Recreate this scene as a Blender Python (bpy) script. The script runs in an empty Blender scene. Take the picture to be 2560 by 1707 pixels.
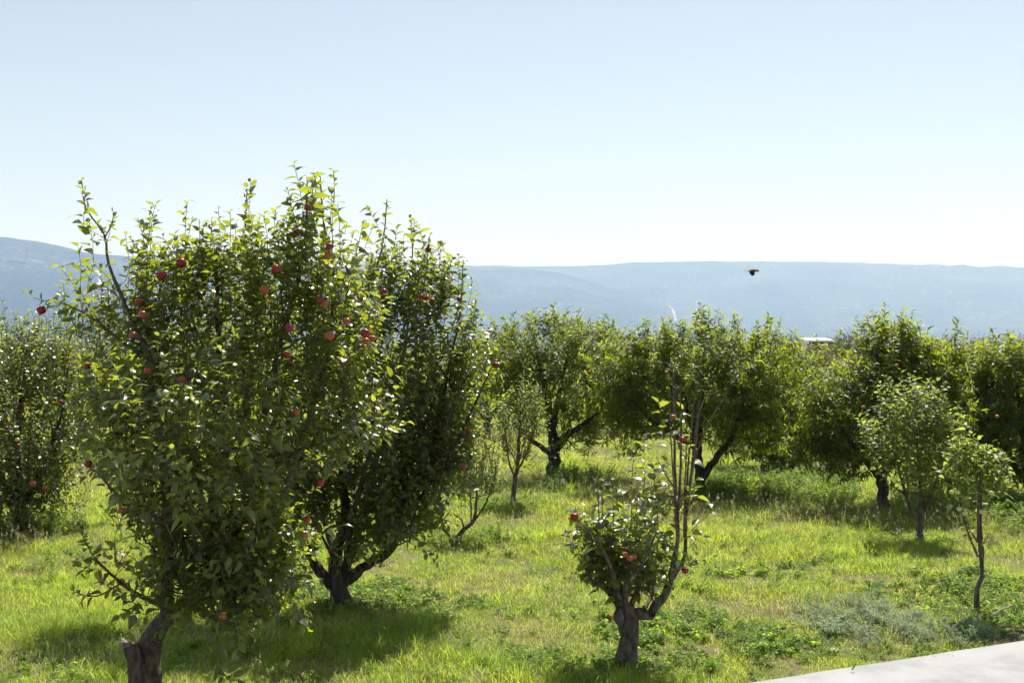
import bpy, math, random
import numpy as np
from mathutils import Vector, Matrix

random.seed(7)
RNG = np.random.default_rng(11)
SC = bpy.context.scene
COL = SC.collection

# ------------------------------------------------------------------ camera, sky, sun, exposure
CAM_H = 2.6
F = 2844.0                      # focal length in pixels of the 2560 px wide photograph (40 mm)
CX, CY = 1280.0, 853.5
cam_d = bpy.data.cameras.new('camera')
cam_d.lens = 40.0
cam_d.sensor_width = 36.0
cam_d.clip_start = 0.1
cam_d.clip_end = 40000.0
cam = bpy.data.objects.new('camera', cam_d)
COL.objects.link(cam)
cam.location = (0, 0, CAM_H)
cam.rotation_euler = (math.radians(90), 0, 0)
SC.camera = cam

SUN_EL = math.radians(58)
SUN_AZ = math.radians(18)        # clockwise from +Y (the view direction), so the sun stands ahead and to the right
world = bpy.data.worlds.new('World')
SC.world = world
world.use_nodes = True
nt = world.node_tree
bg = nt.nodes['Background']
sky = nt.nodes.new('ShaderNodeTexSky')
sky.sky_type = 'NISHITA'
sky.sun_disc = False
sky.sun_elevation = SUN_EL
sky.sun_rotation = SUN_AZ
sky.altitude = 1500
sky.air_density = 1.0
sky.dust_density = 2.0
sky.ozone_density = 1.6
hs = nt.nodes.new('ShaderNodeHueSaturation'); hs.inputs['Saturation'].default_value = 0.54; hs.inputs['Hue'].default_value = 0.488
nt.links.new(sky.outputs[0], hs.inputs['Color']); nt.links.new(hs.outputs[0], bg.inputs[0])
bg.inputs[1].default_value = 0.063

sun_d = bpy.data.lights.new('sun', 'SUN')
sun_d.energy = 5.0
sun_d.angle = math.radians(0.5)
sun_d.color = (1.0, 0.955, 0.88)
sun = bpy.data.objects.new('sun', sun_d)
COL.objects.link(sun)
sdir = Vector((math.sin(SUN_AZ) * math.cos(SUN_EL), math.cos(SUN_AZ) * math.cos(SUN_EL), math.sin(SUN_EL)))
sun.rotation_euler = sdir.to_track_quat('Z', 'Y').to_euler()
sun.location = (4, 0, 20)

SC.view_settings.view_transform = 'Standard'
SC.view_settings.look = 'None'
SC.view_settings.gamma = 1.0
SC.view_settings.use_curve_mapping = False
SC.view_settings.exposure = 0.78

SC.render.engine = 'CYCLES'
cy = SC.cycles
cy.max_bounces = 7
cy.diffuse_bounces = 3
cy.glossy_bounces = 2
cy.transmission_bounces = 5
cy.volume_bounces = 1
cy.transparent_max_bounces = 8
cy.caustics_reflective = False
cy.caustics_refractive = False
cy.sample_clamp_indirect = 4.0
cy.use_denoising = True
cy.use_adaptive_sampling = True
cy.adaptive_threshold = 0.02

# ------------------------------------------------------------------ helpers
def P(px, py, D):
    """world point that the photograph shows at (px, py), D metres ahead"""
    return np.array([D * (px - CX) / F, D, CAM_H - D * (py - CY) / F])

def gz(x, y):
    """height of the orchard ground"""
    x = np.asarray(x, float); y = np.asarray(y, float)
    r = np.sqrt(x * x + y * y)
    fade = np.clip((400 - r) / 300, 0, 1)
    return fade * (0.035 * np.sin(x * 0.9 + 1.3) * np.cos(y * 0.7) + 0.02 * np.sin(x * 2.3 + y * 1.7) + 0.012 * np.sin(x * 5.1 - y * 4.3))

def G(px, py):
    """ground point under a pixel"""
    D = F * CAM_H / (py - CY)
    for _ in range(3):
        z = float(gz(D * (px - CX) / F, D)); D = F * (CAM_H - z) / (py - CY)
    p = P(px, py, D); return p

def tag(o, label=None, cat=None, group=None, kind=None):
    if label: o['label'] = label
    if cat: o['category'] = cat
    if group: o['group'] = group
    if kind: o['kind'] = kind
    return o

class Buf:
    """collects vertices and faces, built as one mesh"""
    def __init__(s):
        s.v = []; s.f = []; s.t = []; s.n = 0
    def add(s, v, faces, tint=0.5):
        """v (n,3); faces list of int arrays (m,k)"""
        v = np.asarray(v, float).reshape(-1, 3)
        s.v.append(v)
        for f in faces:
            f = np.asarray(f, int)
            s.f.append(f + s.n)
            s.t.append(np.full(len(f), tint) if np.isscalar(tint) else np.asarray(tint))
        s.n += len(v)
    def mesh(s, name, mats, smooth=True, origin=(0, 0, 0)):
        me = bpy.data.meshes.new(name)
        v = np.concatenate(s.v) - np.asarray(origin)
        me.vertices.add(len(v)); me.vertices.foreach_set('co', v.astype(np.float32).ravel())
        tot = np.concatenate([np.full(len(f), f.shape[1]) for f in s.f])
        loops = np.concatenate([f.ravel() for f in s.f])
        start = np.concatenate([[0], np.cumsum(tot)[:-1]])
        me.loops.add(len(loops)); me.loops.foreach_set('vertex_index', loops.astype(np.int32))
        me.polygons.add(len(tot))
        me.polygons.foreach_set('loop_start', start.astype(np.int32))
        me.polygons.foreach_set('loop_total', tot.astype(np.int32))
        me.update(calc_edges=True)
        at = me.attributes.new('tint', 'FLOAT', 'FACE')
        at.data.foreach_set('value', np.concatenate(s.t).astype(np.float32))
        if smooth: me.polygons.foreach_set('use_smooth', np.ones(len(tot), bool))
        for m in (mats if isinstance(mats, (list, tuple)) else [mats]): me.materials.append(m)
        me.validate()
        return me
    def build(s, name, mats, parent=None, smooth=True, origin=(0, 0, 0)):
        o = bpy.data.objects.new(name, s.mesh(name, mats, smooth, origin))
        COL.objects.link(o)
        if parent is not None: o.parent = parent
        else: o.location = origin
        return o

def norm(a):
    a = np.asarray(a, float)
    return a / np.maximum(np.linalg.norm(a, axis=-1, keepdims=True), 1e-9)

def tube(buf, pts, rad, sides=6, rough=0.0, tint=0.5, cap=True):
    pts = np.asarray(pts, float); rad = np.asarray(rad, float)
    n = len(pts)
    tan = norm(np.gradient(pts, axis=0))
    ref = np.array([0, 0, 1.0]) if abs(tan[0][2]) < 0.9 else np.array([1.0, 0, 0])
    u = norm(np.cross(tan[0], ref)); rings = []
    ang = np.arange(sides) * 2 * math.pi / sides
    for i in range(n):
        u = norm(u - tan[i] * np.dot(u, tan[i])); w = np.cross(tan[i], u)
        r = rad[i] * (1 + (rough * RNG.standard_normal(sides) if rough else 0))
        rings.append(pts[i] + (np.cos(ang) * r)[:, None] * u + (np.sin(ang) * r)[:, None] * w)
    v = np.concatenate(rings)
    a = np.arange(n - 1)[:, None] * sides + np.arange(sides)[None]
    b = np.arange(n - 1)[:, None] * sides + (np.arange(sides)[None] + 1) % sides
    q = np.stack([a, b, b + sides, a + sides], -1).reshape(-1, 4)
    fs = [q]
    if cap: fs.append(np.array([list(range((n - 1) * sides, n * sides))]))
    buf.add(v, fs, tint)

def smooth_poly(ctrl, step):
    """Catmull-Rom through control rows (any width), resampled about every step metres"""
    c = np.asarray(ctrl, float)
    if len(c) == 2:
        n = max(2, int(np.linalg.norm(c[1, :3] - c[0, :3]) / step) + 1)
        t = np.linspace(0, 1, n)[:, None]; return c[0] * (1 - t) + c[1] * t
    e = np.vstack([2 * c[0] - c[1], c, 2 * c[-1] - c[-2]]); out = []
    for i in range(1, len(e) - 2):
        p0, p1, p2, p3 = e[i - 1:i + 3]
        n = max(1, int(round(np.linalg.norm(p2[:3] - p1[:3]) / step)))
        for k in range(n):
            t = k / n
            out.append(0.5 * ((2 * p1) + (p2 - p0) * t + (2 * p0 - 5 * p1 + 4 * p2 - p3) * t * t + (3 * p1 - p0 - 3 * p2 + p3) * t ** 3))
    out.append(c[-1]); return np.array(out)

# ------------------------------------------------------------------ materials
def new_mat(name):
    m = bpy.data.materials.new(name); m.use_nodes = True
    n = m.node_tree.nodes; n.clear()
    return m, n, m.node_tree.links

def ramp(n, l, fac, stops):
    r = n.new('ShaderNodeValToRGB')
    while len(r.color_ramp.elements) < len(stops): r.color_ramp.elements.new(0.5)
    for e, (p, c) in zip(r.color_ramp.elements, stops):
        e.position = p; e.color = (*c, 1)
    l.new(fac, r.inputs[0]); return r.outputs[0]

def noise(n, l, scale, detail=3, rough=0.5, coord=None, dist=0.0):
    t = n.new('ShaderNodeTexNoise'); t.inputs['Scale'].default_value = scale
    t.inputs['Detail'].default_value = detail; t.inputs['Roughness'].default_value = rough
    t.inputs['Distortion'].default_value = dist
    if coord is not None: l.new(coord, t.inputs['Vector'])
    return t.outputs['Fac']

def math_(n, l, op, a, b=None):
    m = n.new('ShaderNodeMath'); m.operation = op
    for i, x in enumerate((a, b)):
        if x is None: continue
        if isinstance(x, (int, float)): m.inputs[i].default_value = x
        else: l.new(x, m.inputs[i])
    return m.outputs[0]

def mixc(n, l, fac, a, b):
    m = n.new('ShaderNodeMix'); m.data_type = 'RGBA'
    for i, x in ((0, fac), (6, a), (7, b)):
        if isinstance(x, (int, float)): m.inputs[i].default_value = x
        elif isinstance(x, tuple): m.inputs[i].default_value = (*x, 1)
        else: l.new(x, m.inputs[i])
    return m.outputs[2]

def leaf_mat(name, top, under, trans, young, rough=0.34, tr=0.42, instanced=False, spec=0.5, patch=None):
    """top side, underside, light let through, colour of the young leaves (tint near 1)"""
    m, n, l = new_mat(name)
    out = n.new('ShaderNodeOutputMaterial')
    geo = n.new('ShaderNodeNewGeometry')
    if instanced:
        oi = n.new('ShaderNodeObjectInfo'); tint = oi.outputs['Random']
    else:
        at = n.new('ShaderNodeAttribute'); at.attribute_name = 'tint'; tint = at.outputs['Fac']
    pos = geo.outputs['Position']
    nz = noise(n, l, 1.7, 2, 0.6, pos)
    t2 = math_(n, l, 'ADD', math_(n, l, 'MULTIPLY', tint, 0.75), math_(n, l, 'MULTIPLY', nz, 0.25))
    base = ramp(n, l, t2, [(0.0, tuple(c * 0.62 for c in top)), (0.45, top), (0.72, tuple((a + b) / 2 for a, b in zip(top, young))), (0.92, young)])
    tcol = ramp(n, l, t2, [(0.0, tuple(c * 0.7 for c in trans)), (0.5, trans), (0.92, tuple(min(1, (a * 1.25 + b * 0.6)) for a, b in zip(trans, young)))])
    if patch:
        pz = noise(n, l, patch[0], 3, 0.6, pos)
        pf = ramp(n, l, pz, [(0.42, (0, 0, 0)), (0.62, (1, 1, 1))])
        base = mixc(n, l, pf, base, patch[1]); tcol = mixc(n, l, pf, tcol, patch[2])
    under_n = mixc(n, l, 0.35, under, base)
    col = mixc(n, l, geo.outputs['Backfacing'], base, under_n)
    pb = n.new('ShaderNodeBsdfPrincipled'); l.new(col, pb.inputs['Base Color'])
    pb.inputs['Specular IOR Level'].default_value = spec
    rr = mixc(n, l, geo.outputs['Backfacing'], (rough,) * 3, (0.65,) * 3)
    l.new(rr, pb.inputs['Roughness'])
    tb = n.new('ShaderNodeBsdfTranslucent'); l.new(tcol, tb.inputs['Color'])
    mx = n.new('ShaderNodeMixShader'); mx.inputs[0].default_value = tr
    l.new(pb.outputs[0], mx.inputs[1]); l.new(tb.outputs[0], mx.inputs[2])
    l.new(mx.outputs[0], out.inputs['Surface'])
    return m

def plain_mat(name, stops, scale=6, rough=0.8, bump=0.0, bscale=None, detail=5, spec=0.3, stretch=None, metallic=0):
    m, n, l = new_mat(name)
    out = n.new('ShaderNodeOutputMaterial'); pb = n.new('ShaderNodeBsdfPrincipled')
    tc = n.new('ShaderNodeTexCoord'); co = tc.outputs['Object']
    if stretch:
        mp = n.new('ShaderNodeMapping'); mp.inputs['Scale'].default_value = stretch; l.new(co, mp.inputs[0]); co = mp.outputs[0]
    fz = noise(n, l, scale, detail, 0.6, co)
    l.new(ramp(n, l, fz, stops), pb.inputs['Base Color'])
    pb.inputs['Roughness'].default_value = rough; pb.inputs['Specular IOR Level'].default_value = spec
    pb.inputs['Metallic'].default_value = metallic
    if bump:
        bz = noise(n, l, bscale or scale * 2, detail, 0.65, co)
        b = n.new('ShaderNodeBump'); b.inputs['Strength'].default_value = 1.0; b.inputs['Distance'].default_value = bump
        l.new(bz, b.inputs['Height']); l.new(b.outputs[0], pb.inputs['Normal'])
    l.new(pb.outputs[0], out.inputs['Surface'])
    return m

M = {}
M['apple_leaf'] = leaf_mat('apple_leaf', (0.022, 0.040, 0.015), (0.085, 0.11, 0.055), (0.62, 0.74, 0.045), (0.19, 0.24, 0.04), 0.36, 0.34, spec=0.9)
M['apple_leaf_pale'] = leaf_mat('apple_leaf_pale', (0.065, 0.11, 0.022), (0.15, 0.20, 0.09), (0.52, 0.64, 0.08), (0.24, 0.30, 0.06), 0.5, 0.45)
M['peach_leaf'] = leaf_mat('peach_leaf', (0.036, 0.066, 0.012), (0.07, 0.11, 0.025), (0.54, 0.66, 0.03), (0.19, 0.24, 0.02), 0.5, 0.42, spec=0.5)
M['shrub_leaf'] = leaf_mat('shrub_leaf', (0.09, 0.12, 0.04), (0.15, 0.18, 0.08), (0.25, 0.32, 0.08), (0.17, 0.21, 0.06), 0.6, 0.35)
M['grey_leaf'] = leaf_mat('grey_leaf', (0.10, 0.12, 0.075), (0.15, 0.16, 0.11), (0.18, 0.21, 0.12), (0.15, 0.17, 0.10), 0.7, 0.3)
M['grass'] = leaf_mat('grass_blade', (0.20, 0.235, 0.05), (0.20, 0.235, 0.05), (0.78, 0.94, 0.09), (0.42, 0.44, 0.13), 0.45, 0.55, True, 0.4,
                      patch=(0.7, (0.14, 0.21, 0.045), (0.60, 0.84, 0.08)))
M['dry_grass'] = leaf_mat('dry_grass', (0.30, 0.27, 0.13), (0.30, 0.27, 0.13), (0.70, 0.64, 0.36), (0.5, 0.45, 0.30), 0.7, 0.4, True, 0.2)
M['weed'] = leaf_mat('weed_leaf', (0.10, 0.17, 0.03), (0.14, 0.21, 0.07), (0.50, 0.75, 0.06), (0.18, 0.27, 0.04), 0.6, 0.45, True, 0.3)
M['grey_weed'] = leaf_mat('grey_weed_leaf', (0.27, 0.34, 0.22), (0.30, 0.36, 0.25), (0.50, 0.62, 0.36), (0.32, 0.40, 0.26), 0.6, 0.4, True, 0.3)
M['bark'] = plain_mat('bark', [(0.32, (0.05, 0.038, 0.03)), (0.5, (0.15, 0.12, 0.095)), (0.68, (0.27, 0.225, 0.185))], 22, 0.9, 0.035, 42, stretch=(1, 1, 0.4))
M['bark_dark'] = plain_mat('bark_dark', [(0.35, (0.025, 0.02, 0.017)), (0.65, (0.12, 0.10, 0.084))], 26, 0.9, 0.03, 38, stretch=(1, 1, 0.22))
M['twig'] = plain_mat('twig_bark', [(0.3, (0.09, 0.062, 0.045)), (0.7, (0.20, 0.155, 0.125))], 9, 0.7)
M['cut_wood'] = plain_mat('cut_wood', [(0.35, (0.14, 0.11, 0.09)), (0.65, (0.36, 0.31, 0.26))], 40, 0.9)

M['dark_wood'] = plain_mat('weathered_cut_wood', [(0.3, (0.03, 0.024, 0.02)), (0.7, (0.09, 0.075, 0.062))], 30, 0.9)
def fruit_mat(name, a, b, c, rough=0.28):
    m, n, l = new_mat(name)
    out = n.new('ShaderNodeOutputMaterial'); pb = n.new('ShaderNodeBsdfPrincipled')
    tc = n.new('ShaderNodeTexCoord')
    mp = n.new('ShaderNodeMapping'); mp.inputs['Scale'].default_value = (1, 1, 0.25); l.new(tc.outputs['Object'], mp.inputs[0])
    oi = n.new('ShaderNodeObjectInfo')
    s = noise(n, l, 45, 4, 0.6, mp.outputs[0])
    sp = noise(n, l, 260, 1, 0.5, tc.outputs['Object'])
    big = noise(n, l, 14, 1, 0.5, tc.outputs['Object'])
    f = math_(n, l, 'ADD', math_(n, l, 'MULTIPLY', s, 0.5), math_(n, l, 'MULTIPLY', big, 0.5))
    col = ramp(n, l, f, [(0.36, a), (0.52, b), (0.70, c)])
    dots = ramp(n, l, sp, [(0.68, (0, 0, 0)), (0.74, (1, 1, 1))])
    col = mixc(n, l, math_(n, l, 'MULTIPLY', dots, 0.35), col, (0.6, 0.45, 0.25))
    l.new(col, pb.inputs['Base Color'])
    pb.inputs['Roughness'].default_value = rough
    pb.inputs['Subsurface Weight'].default_value = 0.1
    pb.inputs['Subsurface Radius'].default_value = (0.02, 0.006, 0.003)
    pb.inputs['Subsurface Scale'].default_value = 0.4
    l.new(pb.outputs[0], out.inputs['Surface']); return m
M['red'] = fruit_mat('red_apple_skin', (0.20, 0.007, 0.015), (0.31, 0.014, 0.022), (0.46, 0.08, 0.035))
M['blush'] = fruit_mat('blushed_apple_skin', (0.32, 0.03, 0.025), (0.42, 0.09, 0.04), (0.55, 0.28, 0.09))
M['green'] = fruit_mat('green_apple_skin', (0.50, 0.56, 0.14), (0.60, 0.64, 0.20), (0.68, 0.66, 0.30))
M['peach'] = fruit_mat('peach_skin', (0.55, 0.13, 0.04), (0.62, 0.24, 0.06), (0.65, 0.38, 0.12), 0.75)

# ------------------------------------------------------------------ haze, ground, hills
def haze_box():
    b = Buf()
    x0, x1, y0, y1, z0, z1 = -7500, 7500, -300, 10500, -6, 900
    v = [(x, y, z) for x in (x0, x1) for y in (y0, y1) for z in (z0, z1)]
    b.add(v, [[(0, 1, 3, 2), (4, 6, 7, 5), (0, 4, 5, 1), (2, 3, 7, 6), (0, 2, 6, 4), (1, 5, 7, 3)]])
    m, n, l = new_mat('haze')
    out = n.new('ShaderNodeOutputMaterial'); pv = n.new('ShaderNodeVolumePrincipled')
    pv.inputs['Color'].default_value = (0.38, 0.58, 1.0, 1)
    pv.inputs['Absorption Color'].default_value = (1, 1, 1, 1)
    pv.inputs['Density'].default_value = HAZE
    pv.inputs['Anisotropy'].default_value = 0.2
    l.new(pv.outputs[0], out.inputs['Volume'])
    o = b.build('haze', m, smooth=False)
    tag(o, 'thin blue air haze lying over the valley and the far hills', 'haze', kind='stuff')
HAZE = 2.0e-4
haze_box()

def ground():
    m, n, l = new_mat('orchard_ground')
    out = n.new('ShaderNodeOutputMaterial'); pb = n.new('ShaderNodeBsdfPrincipled')
    geo = n.new('ShaderNodeNewGeometry'); pos = geo.outputs['Position']
    a = noise(n, l, 0.9, 6, 0.6, pos); b = noise(n, l, 14, 5, 0.7, pos)
    soil = ramp(n, l, b, [(0.3, (0.10, 0.075, 0.055)), (0.7, (0.24, 0.19, 0.15))])
    green = ramp(n, l, b, [(0.3, (0.045, 0.075, 0.018)), (0.7, (0.14, 0.17, 0.05))])
    f = ramp(n, l, a, [(0.40, (1, 1, 1)), (0.60, (0, 0, 0))])
    near = mixc(n, l, f, soil, green)
    sep = n.new('ShaderNodeSeparateXYZ'); l.new(pos, sep.inputs[0])
    far_n = noise(n, l, 0.012, 8, 0.75, pos)
    far = ramp(n, l, far_n, [(0.35, (0.05, 0.07, 0.03)), (0.52, (0.10, 0.12, 0.06)), (0.66, (0.26, 0.23, 0.17))])
    dm = math_(n, l, 'MULTIPLY', math_(n, l, 'SUBTRACT', sep.outputs[1], 60.0), 0.02)
    cl = n.new('ShaderNodeClamp'); l.new(dm, cl.inputs[0])
    l.new(mixc(n, l, cl.outputs[0], near, far), pb.inputs['Base Color'])
    pb.inputs['Roughness'].default_value = 0.95; pb.inputs['Specular IOR Level'].default_value = 0.1
    bp = n.new('ShaderNodeBump'); bp.inputs['Distance'].default_value = 0.03; l.new(b, bp.inputs['Height'])
    l.new(bp.outputs[0], pb.inputs['Normal'])
    l.new(pb.outputs[0], out.inputs['Surface'])
    xs = np.concatenate([-np.geomspace(7400, 30, 16), np.arange(-28, 28.1, 0.4), np.geomspace(30, 7400, 16)])
    ys = np.concatenate([-np.geomspace(290, 6, 6), np.arange(-4, 50.1, 0.4), np.geomspace(52, 10300, 30)])
    X, Y = np.meshgrid(xs, ys)
    v = np.stack([X, Y, gz(X, Y)], -1).reshape(-1, 3)
    nx = len(xs); i = np.arange(len(ys) - 1)[:, None] * nx + np.arange(nx - 1)[None]
    q = np.stack([i, i + 1, i + 1 + nx, i + nx], -1).reshape(-1, 4)
    bf = Buf(); bf.add(v, [q])
    tag(bf.build('ground', m), 'green orchard ground with patches of bare pinkish soil', kind='structure')
ground()

def fbm(x, y, seed=0, octv=5, ridged=False):
    """cheap value noise"""
    out = np.zeros_like(x); amp = 1.0; fr = 1.0
    for o in range(octv):
        xi = np.floor(x * fr).astype(int); yi = np.floor(y * fr).astype(int)
        fx = x * fr - xi; fy = y * fr - yi
        fx = fx * fx * (3 - 2 * fx); fy = fy * fy * (3 - 2 * fy)
        def h(a, b):
            s = np.sin(a * 127.1 + b * 311.7 + (seed + o) * 74.7) * 43758.5453
            return s - np.floor(s)
        nn = h(xi, yi) * (1 - fx) * (1 - fy) + h(xi + 1, yi) * fx * (1 - fy) + h(xi, yi + 1) * (1 - fx) * fy + h(xi + 1, yi + 1) * fx * fy
        if ridged: nn = 1 - abs(2 * nn - 1)
        out += amp * (nn - 0.5); amp *= 0.5; fr *= 2.05
    return out

def hill_mat(name, scale):
    m, n, l = new_mat(name)
    out = n.new('ShaderNodeOutputMaterial'); pb = n.new('ShaderNodeBsdfPrincipled')
    geo = n.new('ShaderNodeNewGeometry'); pos = geo.outputs['Position']
    a = noise(n, l, scale, 6, 0.8, pos); b = noise(n, l, scale * 0.08, 5, 0.6, pos)
    vo = n.new('ShaderNodeTexVoronoi'); vo.inputs['Scale'].default_value = scale * 2.2; l.new(pos, vo.inputs['Vector'])
    s = math_(n, l, 'ADD', math_(n, l, 'MULTIPLY', a, 0.55), math_(n, l, 'ADD', math_(n, l, 'MULTIPLY', vo.outputs['Distance'], 0.22), math_(n, l, 'MULTIPLY', b, 0.30)))
    c = ramp(n, l, s, [(0.44, (0.010, 0.018, 0.014)), (0.54, (0.028, 0.036, 0.025)), (0.61, (0.09, 0.085, 0.07)), (0.70, (0.30, 0.28, 0.25))])
    l.new(c, pb.inputs['Base Color']); pb.inputs['Roughness'].default_value = 1.0; pb.inputs['Specular IOR Level'].default_value = 0.0
    bp = n.new('ShaderNodeBump'); bp.inputs['Distance'].default_value = 9; l.new(a, bp.inputs['Height'])
    l.new(bp.outputs[0], pb.inputs['Normal'])
    l.new(pb.outputs[0], out.inputs['Surface']); return m

def ridge(name, label, D0, D1, D2, sky_pts, seed, x0, x1, mat, gully=0.17, power=1.0, nx=400, ny=80):
    """a long flat-topped hill: foot at D0, crest at D1, going back to D2; sky_pts = crest as seen (px, py)"""
    px = np.linspace(x0, x1, nx)
    sp = np.array(sky_pts, float)
    crest = np.interp(px, sp[:, 0], sp[:, 1])
    k = 9; ker = np.ones(k) / k
    crest = np.convolve(np.pad(crest, k // 2, 'edge'), ker, 'valid')
    H = CAM_H + (CY - crest) / F * D1
    Xc = (px - CX) / F * D1
    t = np.concatenate([np.linspace(0, 1, ny), 1 + np.linspace(0.03, 1, 12)])
    T, XX = np.meshgrid(t, Xc, indexing='ij')
    HH = np.repeat(H[None], len(t), 0)
    Y = np.where(T <= 1, D0 + (D1 - D0) * T, D1 + (D2 - D1) * (T - 1))
    wob = fbm(XX / 900, T * 2 + 3, seed, 3) * (D1 - D0) * 0.35 * (1 - np.clip(T, 0, 1))
    Y = Y + wob
    tt = np.clip(T, 0, 1)
    prof = np.where(tt < 0.8, 0.80 * (tt / 0.8) ** (1.35 * power), 0.80 + 0.20 * np.sin((tt - 0.8) / 0.2 * math.pi / 2))
    gul = fbm(XX / 420 + 0.25 * fbm(XX / 900, T * 3, seed + 5, 3), T * 1.6, seed, 5, True)
    Z = HH * prof * (1 + gully * 4 * gul * tt * (1 - tt)) + 7 * fbm(XX / 60, Y / 60, seed + 9, 3) * np.clip(tt * 4, 0, 1) * np.where(tt > 0.97, 0.35, 1)
    Z = Z - 3 + 3 * tt
    Z = np.where(T > 1, Z - (T - 1) * HH * 0.25, Z)
    v = np.stack([XX, Y, Z], -1).reshape(-1, 3)
    i = np.arange(len(t) - 1)[:, None] * nx + np.arange(nx - 1)[None]
    q = np.stack([i, i + 1, i + 1 + nx, i + nx], -1).reshape(-1, 4)
    b = Buf(); b.add(v, [q])
    o = b.build(name, mat)
    return tag(o, label, kind='structure')
hm = hill_mat('hill_scrub', 0.035)
ridge('mesa', 'long flat topped hazy blue mesa closing the valley', 5200, 7600, 9800,
      [(-700, 650), (300, 655), (700, 660), (1100, 664), (1250, 667), (1400, 668), (1560, 661), (1740, 656), (2000, 657), (2200, 662), (2400, 668), (2560, 672), (3300, 690)],
      3, -900, 3500, hm)
ridge('hill_spur', 'low hazy hill spur sloping down to the right in front of the mesa', 4300, 6500, 7100,
      [(-300, 700), (200, 690), (500, 668), (760, 662), (1050, 667), (1200, 668), (1330, 674), (1430, 690), (1530, 722), (1620, 752), (1720, 790), (1850, 835), (1950, 853), (2100, 857)],
      8, -400, 2100, hm, 0.12, 0.9, 300, 70)
ridge('left_hill', 'darker blue hill shoulder sloping down from the left picture edge', 3000, 4700, 5300,
      [(-900, 560), (-300, 575), (0, 594), (70, 602), (140, 611), (170, 620), (215, 634), (300, 641), (420, 650), (520, 664), (640, 700), (760, 760), (860, 830), (920, 856)],
      14, -1100, 920, hm, 0.12, 0.9, 240, 70)
HILLS = [o for o in COL.objects if o.name in ('mesa', 'hill_spur', 'left_hill')]
M['track'] = plain_mat('pale_dirt', [(0.3, (0.26, 0.24, 0.21)), (0.7, (0.38, 0.35, 0.31))], 0.05, 1.0)
def track(label, line, w):
    """bare earth track laid 2 m proud of the hill it crosses"""
    pts = []
    for px, py in line:
        d = Vector(P(px, py, 1.0)) - Vector((0, 0, CAM_H)); d.normalize(); best = None
        for o in HILLS:
            ok, loc, nr, _ = o.ray_cast(Vector((0, 0, CAM_H)), d)
            if ok and (best is None or loc.length < best[0].length): best = (loc, nr)
        if best: pts.append(np.array(best[0]) + np.array([0, -6, 3]))
    if len(pts) < 2: return
    b = Buf(); v = []
    for i, q in enumerate(pts):
        k = w * (0.6 + 0.8 * random.random()); v += [q + [-k, 0, -w * 0.25], q + [k, 0, w * 0.25]]
    b.add(v, [[(2 * i, 2 * i + 1, 2 * i + 3, 2 * i + 2) for i in range(len(pts) - 1)]])
    tag(b.build('dirt_track', M['track']), label, kind='structure')
track('pale dirt track running up the hill spur', [(1690, 803), (1686, 792), (1684, 782), (1680, 774), (1672, 766)], 6)
track('pale bare strip on the left hill', [(10, 658), (25, 657), (40, 658), (55, 657.5), (64, 659)], 8)
track('pale bare strip on the lower slope of the hill spur', [(1480, 741), (1500, 745), (1520, 750), (1540, 754)], 5)

# ------------------------------------------------------------------ leaves
def leaf_template(width, fold, droop, curl, stations, petiole=0.12, rag=0.0, seed=0, across=2, point=0.7, stalk=True):
    r = np.random.default_rng(seed)
    v = []; t = np.linspace(0, 1, stations)
    for s in t:
        w = width * 0.5 * (math.sin(math.pi * min(1, s ** point)) ** 0.8) if 0 < s < 1 else 0.012
        x = petiole + (1 - petiole) * s
        z = -droop * x * x
        xe = x * (1 - 0.12 * droop * x)
        for side in (np.array([-1, 0, 1]) if across == 2 else np.array([-1, 1])):
            ww = w * (1 - rag * r.random() * (side != 0))
            v.append((xe + (-0.03 * abs(side)), side * ww, z + (fold * abs(side) * w) + curl * side * w * s))
    k = across + 1; f = []
    for i in range(stations - 1):
        for j in range(across):
            a = i * k + j; f.append((a, a + k, a + k + 1, a + 1))
    if not stalk: return np.array(v), np.array(f)
    pv = len(v)
    v += [(0, -0.012, 0.02), (0, 0.012, 0.02)]
    f.append((pv, 0, k - 1, pv + 1))
    return np.array(v), np.array(f)

APPLE_T = [leaf_template(0.56, 0.35, 0.15, 0.1, 6, seed=1), leaf_template(0.50, 0.5, 0.45, -0.2, 6, seed=2, rag=0.15),
           leaf_template(0.62, 0.25, 0.7, 0.3, 6, seed=3), leaf_template(0.48, 0.6, 0.1, 0.2, 6, seed=4, rag=0.35),
           leaf_template(0.55, 0.15, 0.95, -0.3, 6, seed=5, rag=0.1), leaf_template(0.58, 0.45, 0.3, 0.0, 6, seed=6)]
APPLE_S = [leaf_template(0.56, 0.35, 0.2, 0.1, 4, seed=1, across=1, stalk=False), leaf_template(0.52, 0.3, 0.6, -0.2, 4, seed=2, across=1, stalk=False), leaf_template(0.60, 0.2, 0.4, 0.3, 4, seed=3, across=1, stalk=False)]
PEACH_T = [leaf_template(w, 0.3, d, c, 4, seed=q, across=1, petiole=0.05, stalk=False) for q, (w, d, c) in enumerate([(0.27, 0.15, 0.1), (0.25, 0.4, -0.2), (0.28, 0.75, 0.2), (0.26, 0.28, 0.3), (0.24, 0.55, 0.0)])]
PEACH_S = [leaf_template(w, 0.3, d, c, 3, seed=q, across=1, petiole=0.05, stalk=False) for q, (w, d, c) in enumerate([(0.34, 0.4, 0.1), (0.32, 0.8, -0.2)])]
SMALL_T = [leaf_template(0.35, 0.2, 0.2, 0, 3, seed=1, across=1, stalk=False)]

def leaf_frames(pos, axis, nrm, scale):
    a = norm(axis); y = norm(np.cross(nrm, a)); z = np.cross(a, y)
    R = np.stack([a, y, z], -1)            # columns
    return pos, R, scale

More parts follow.
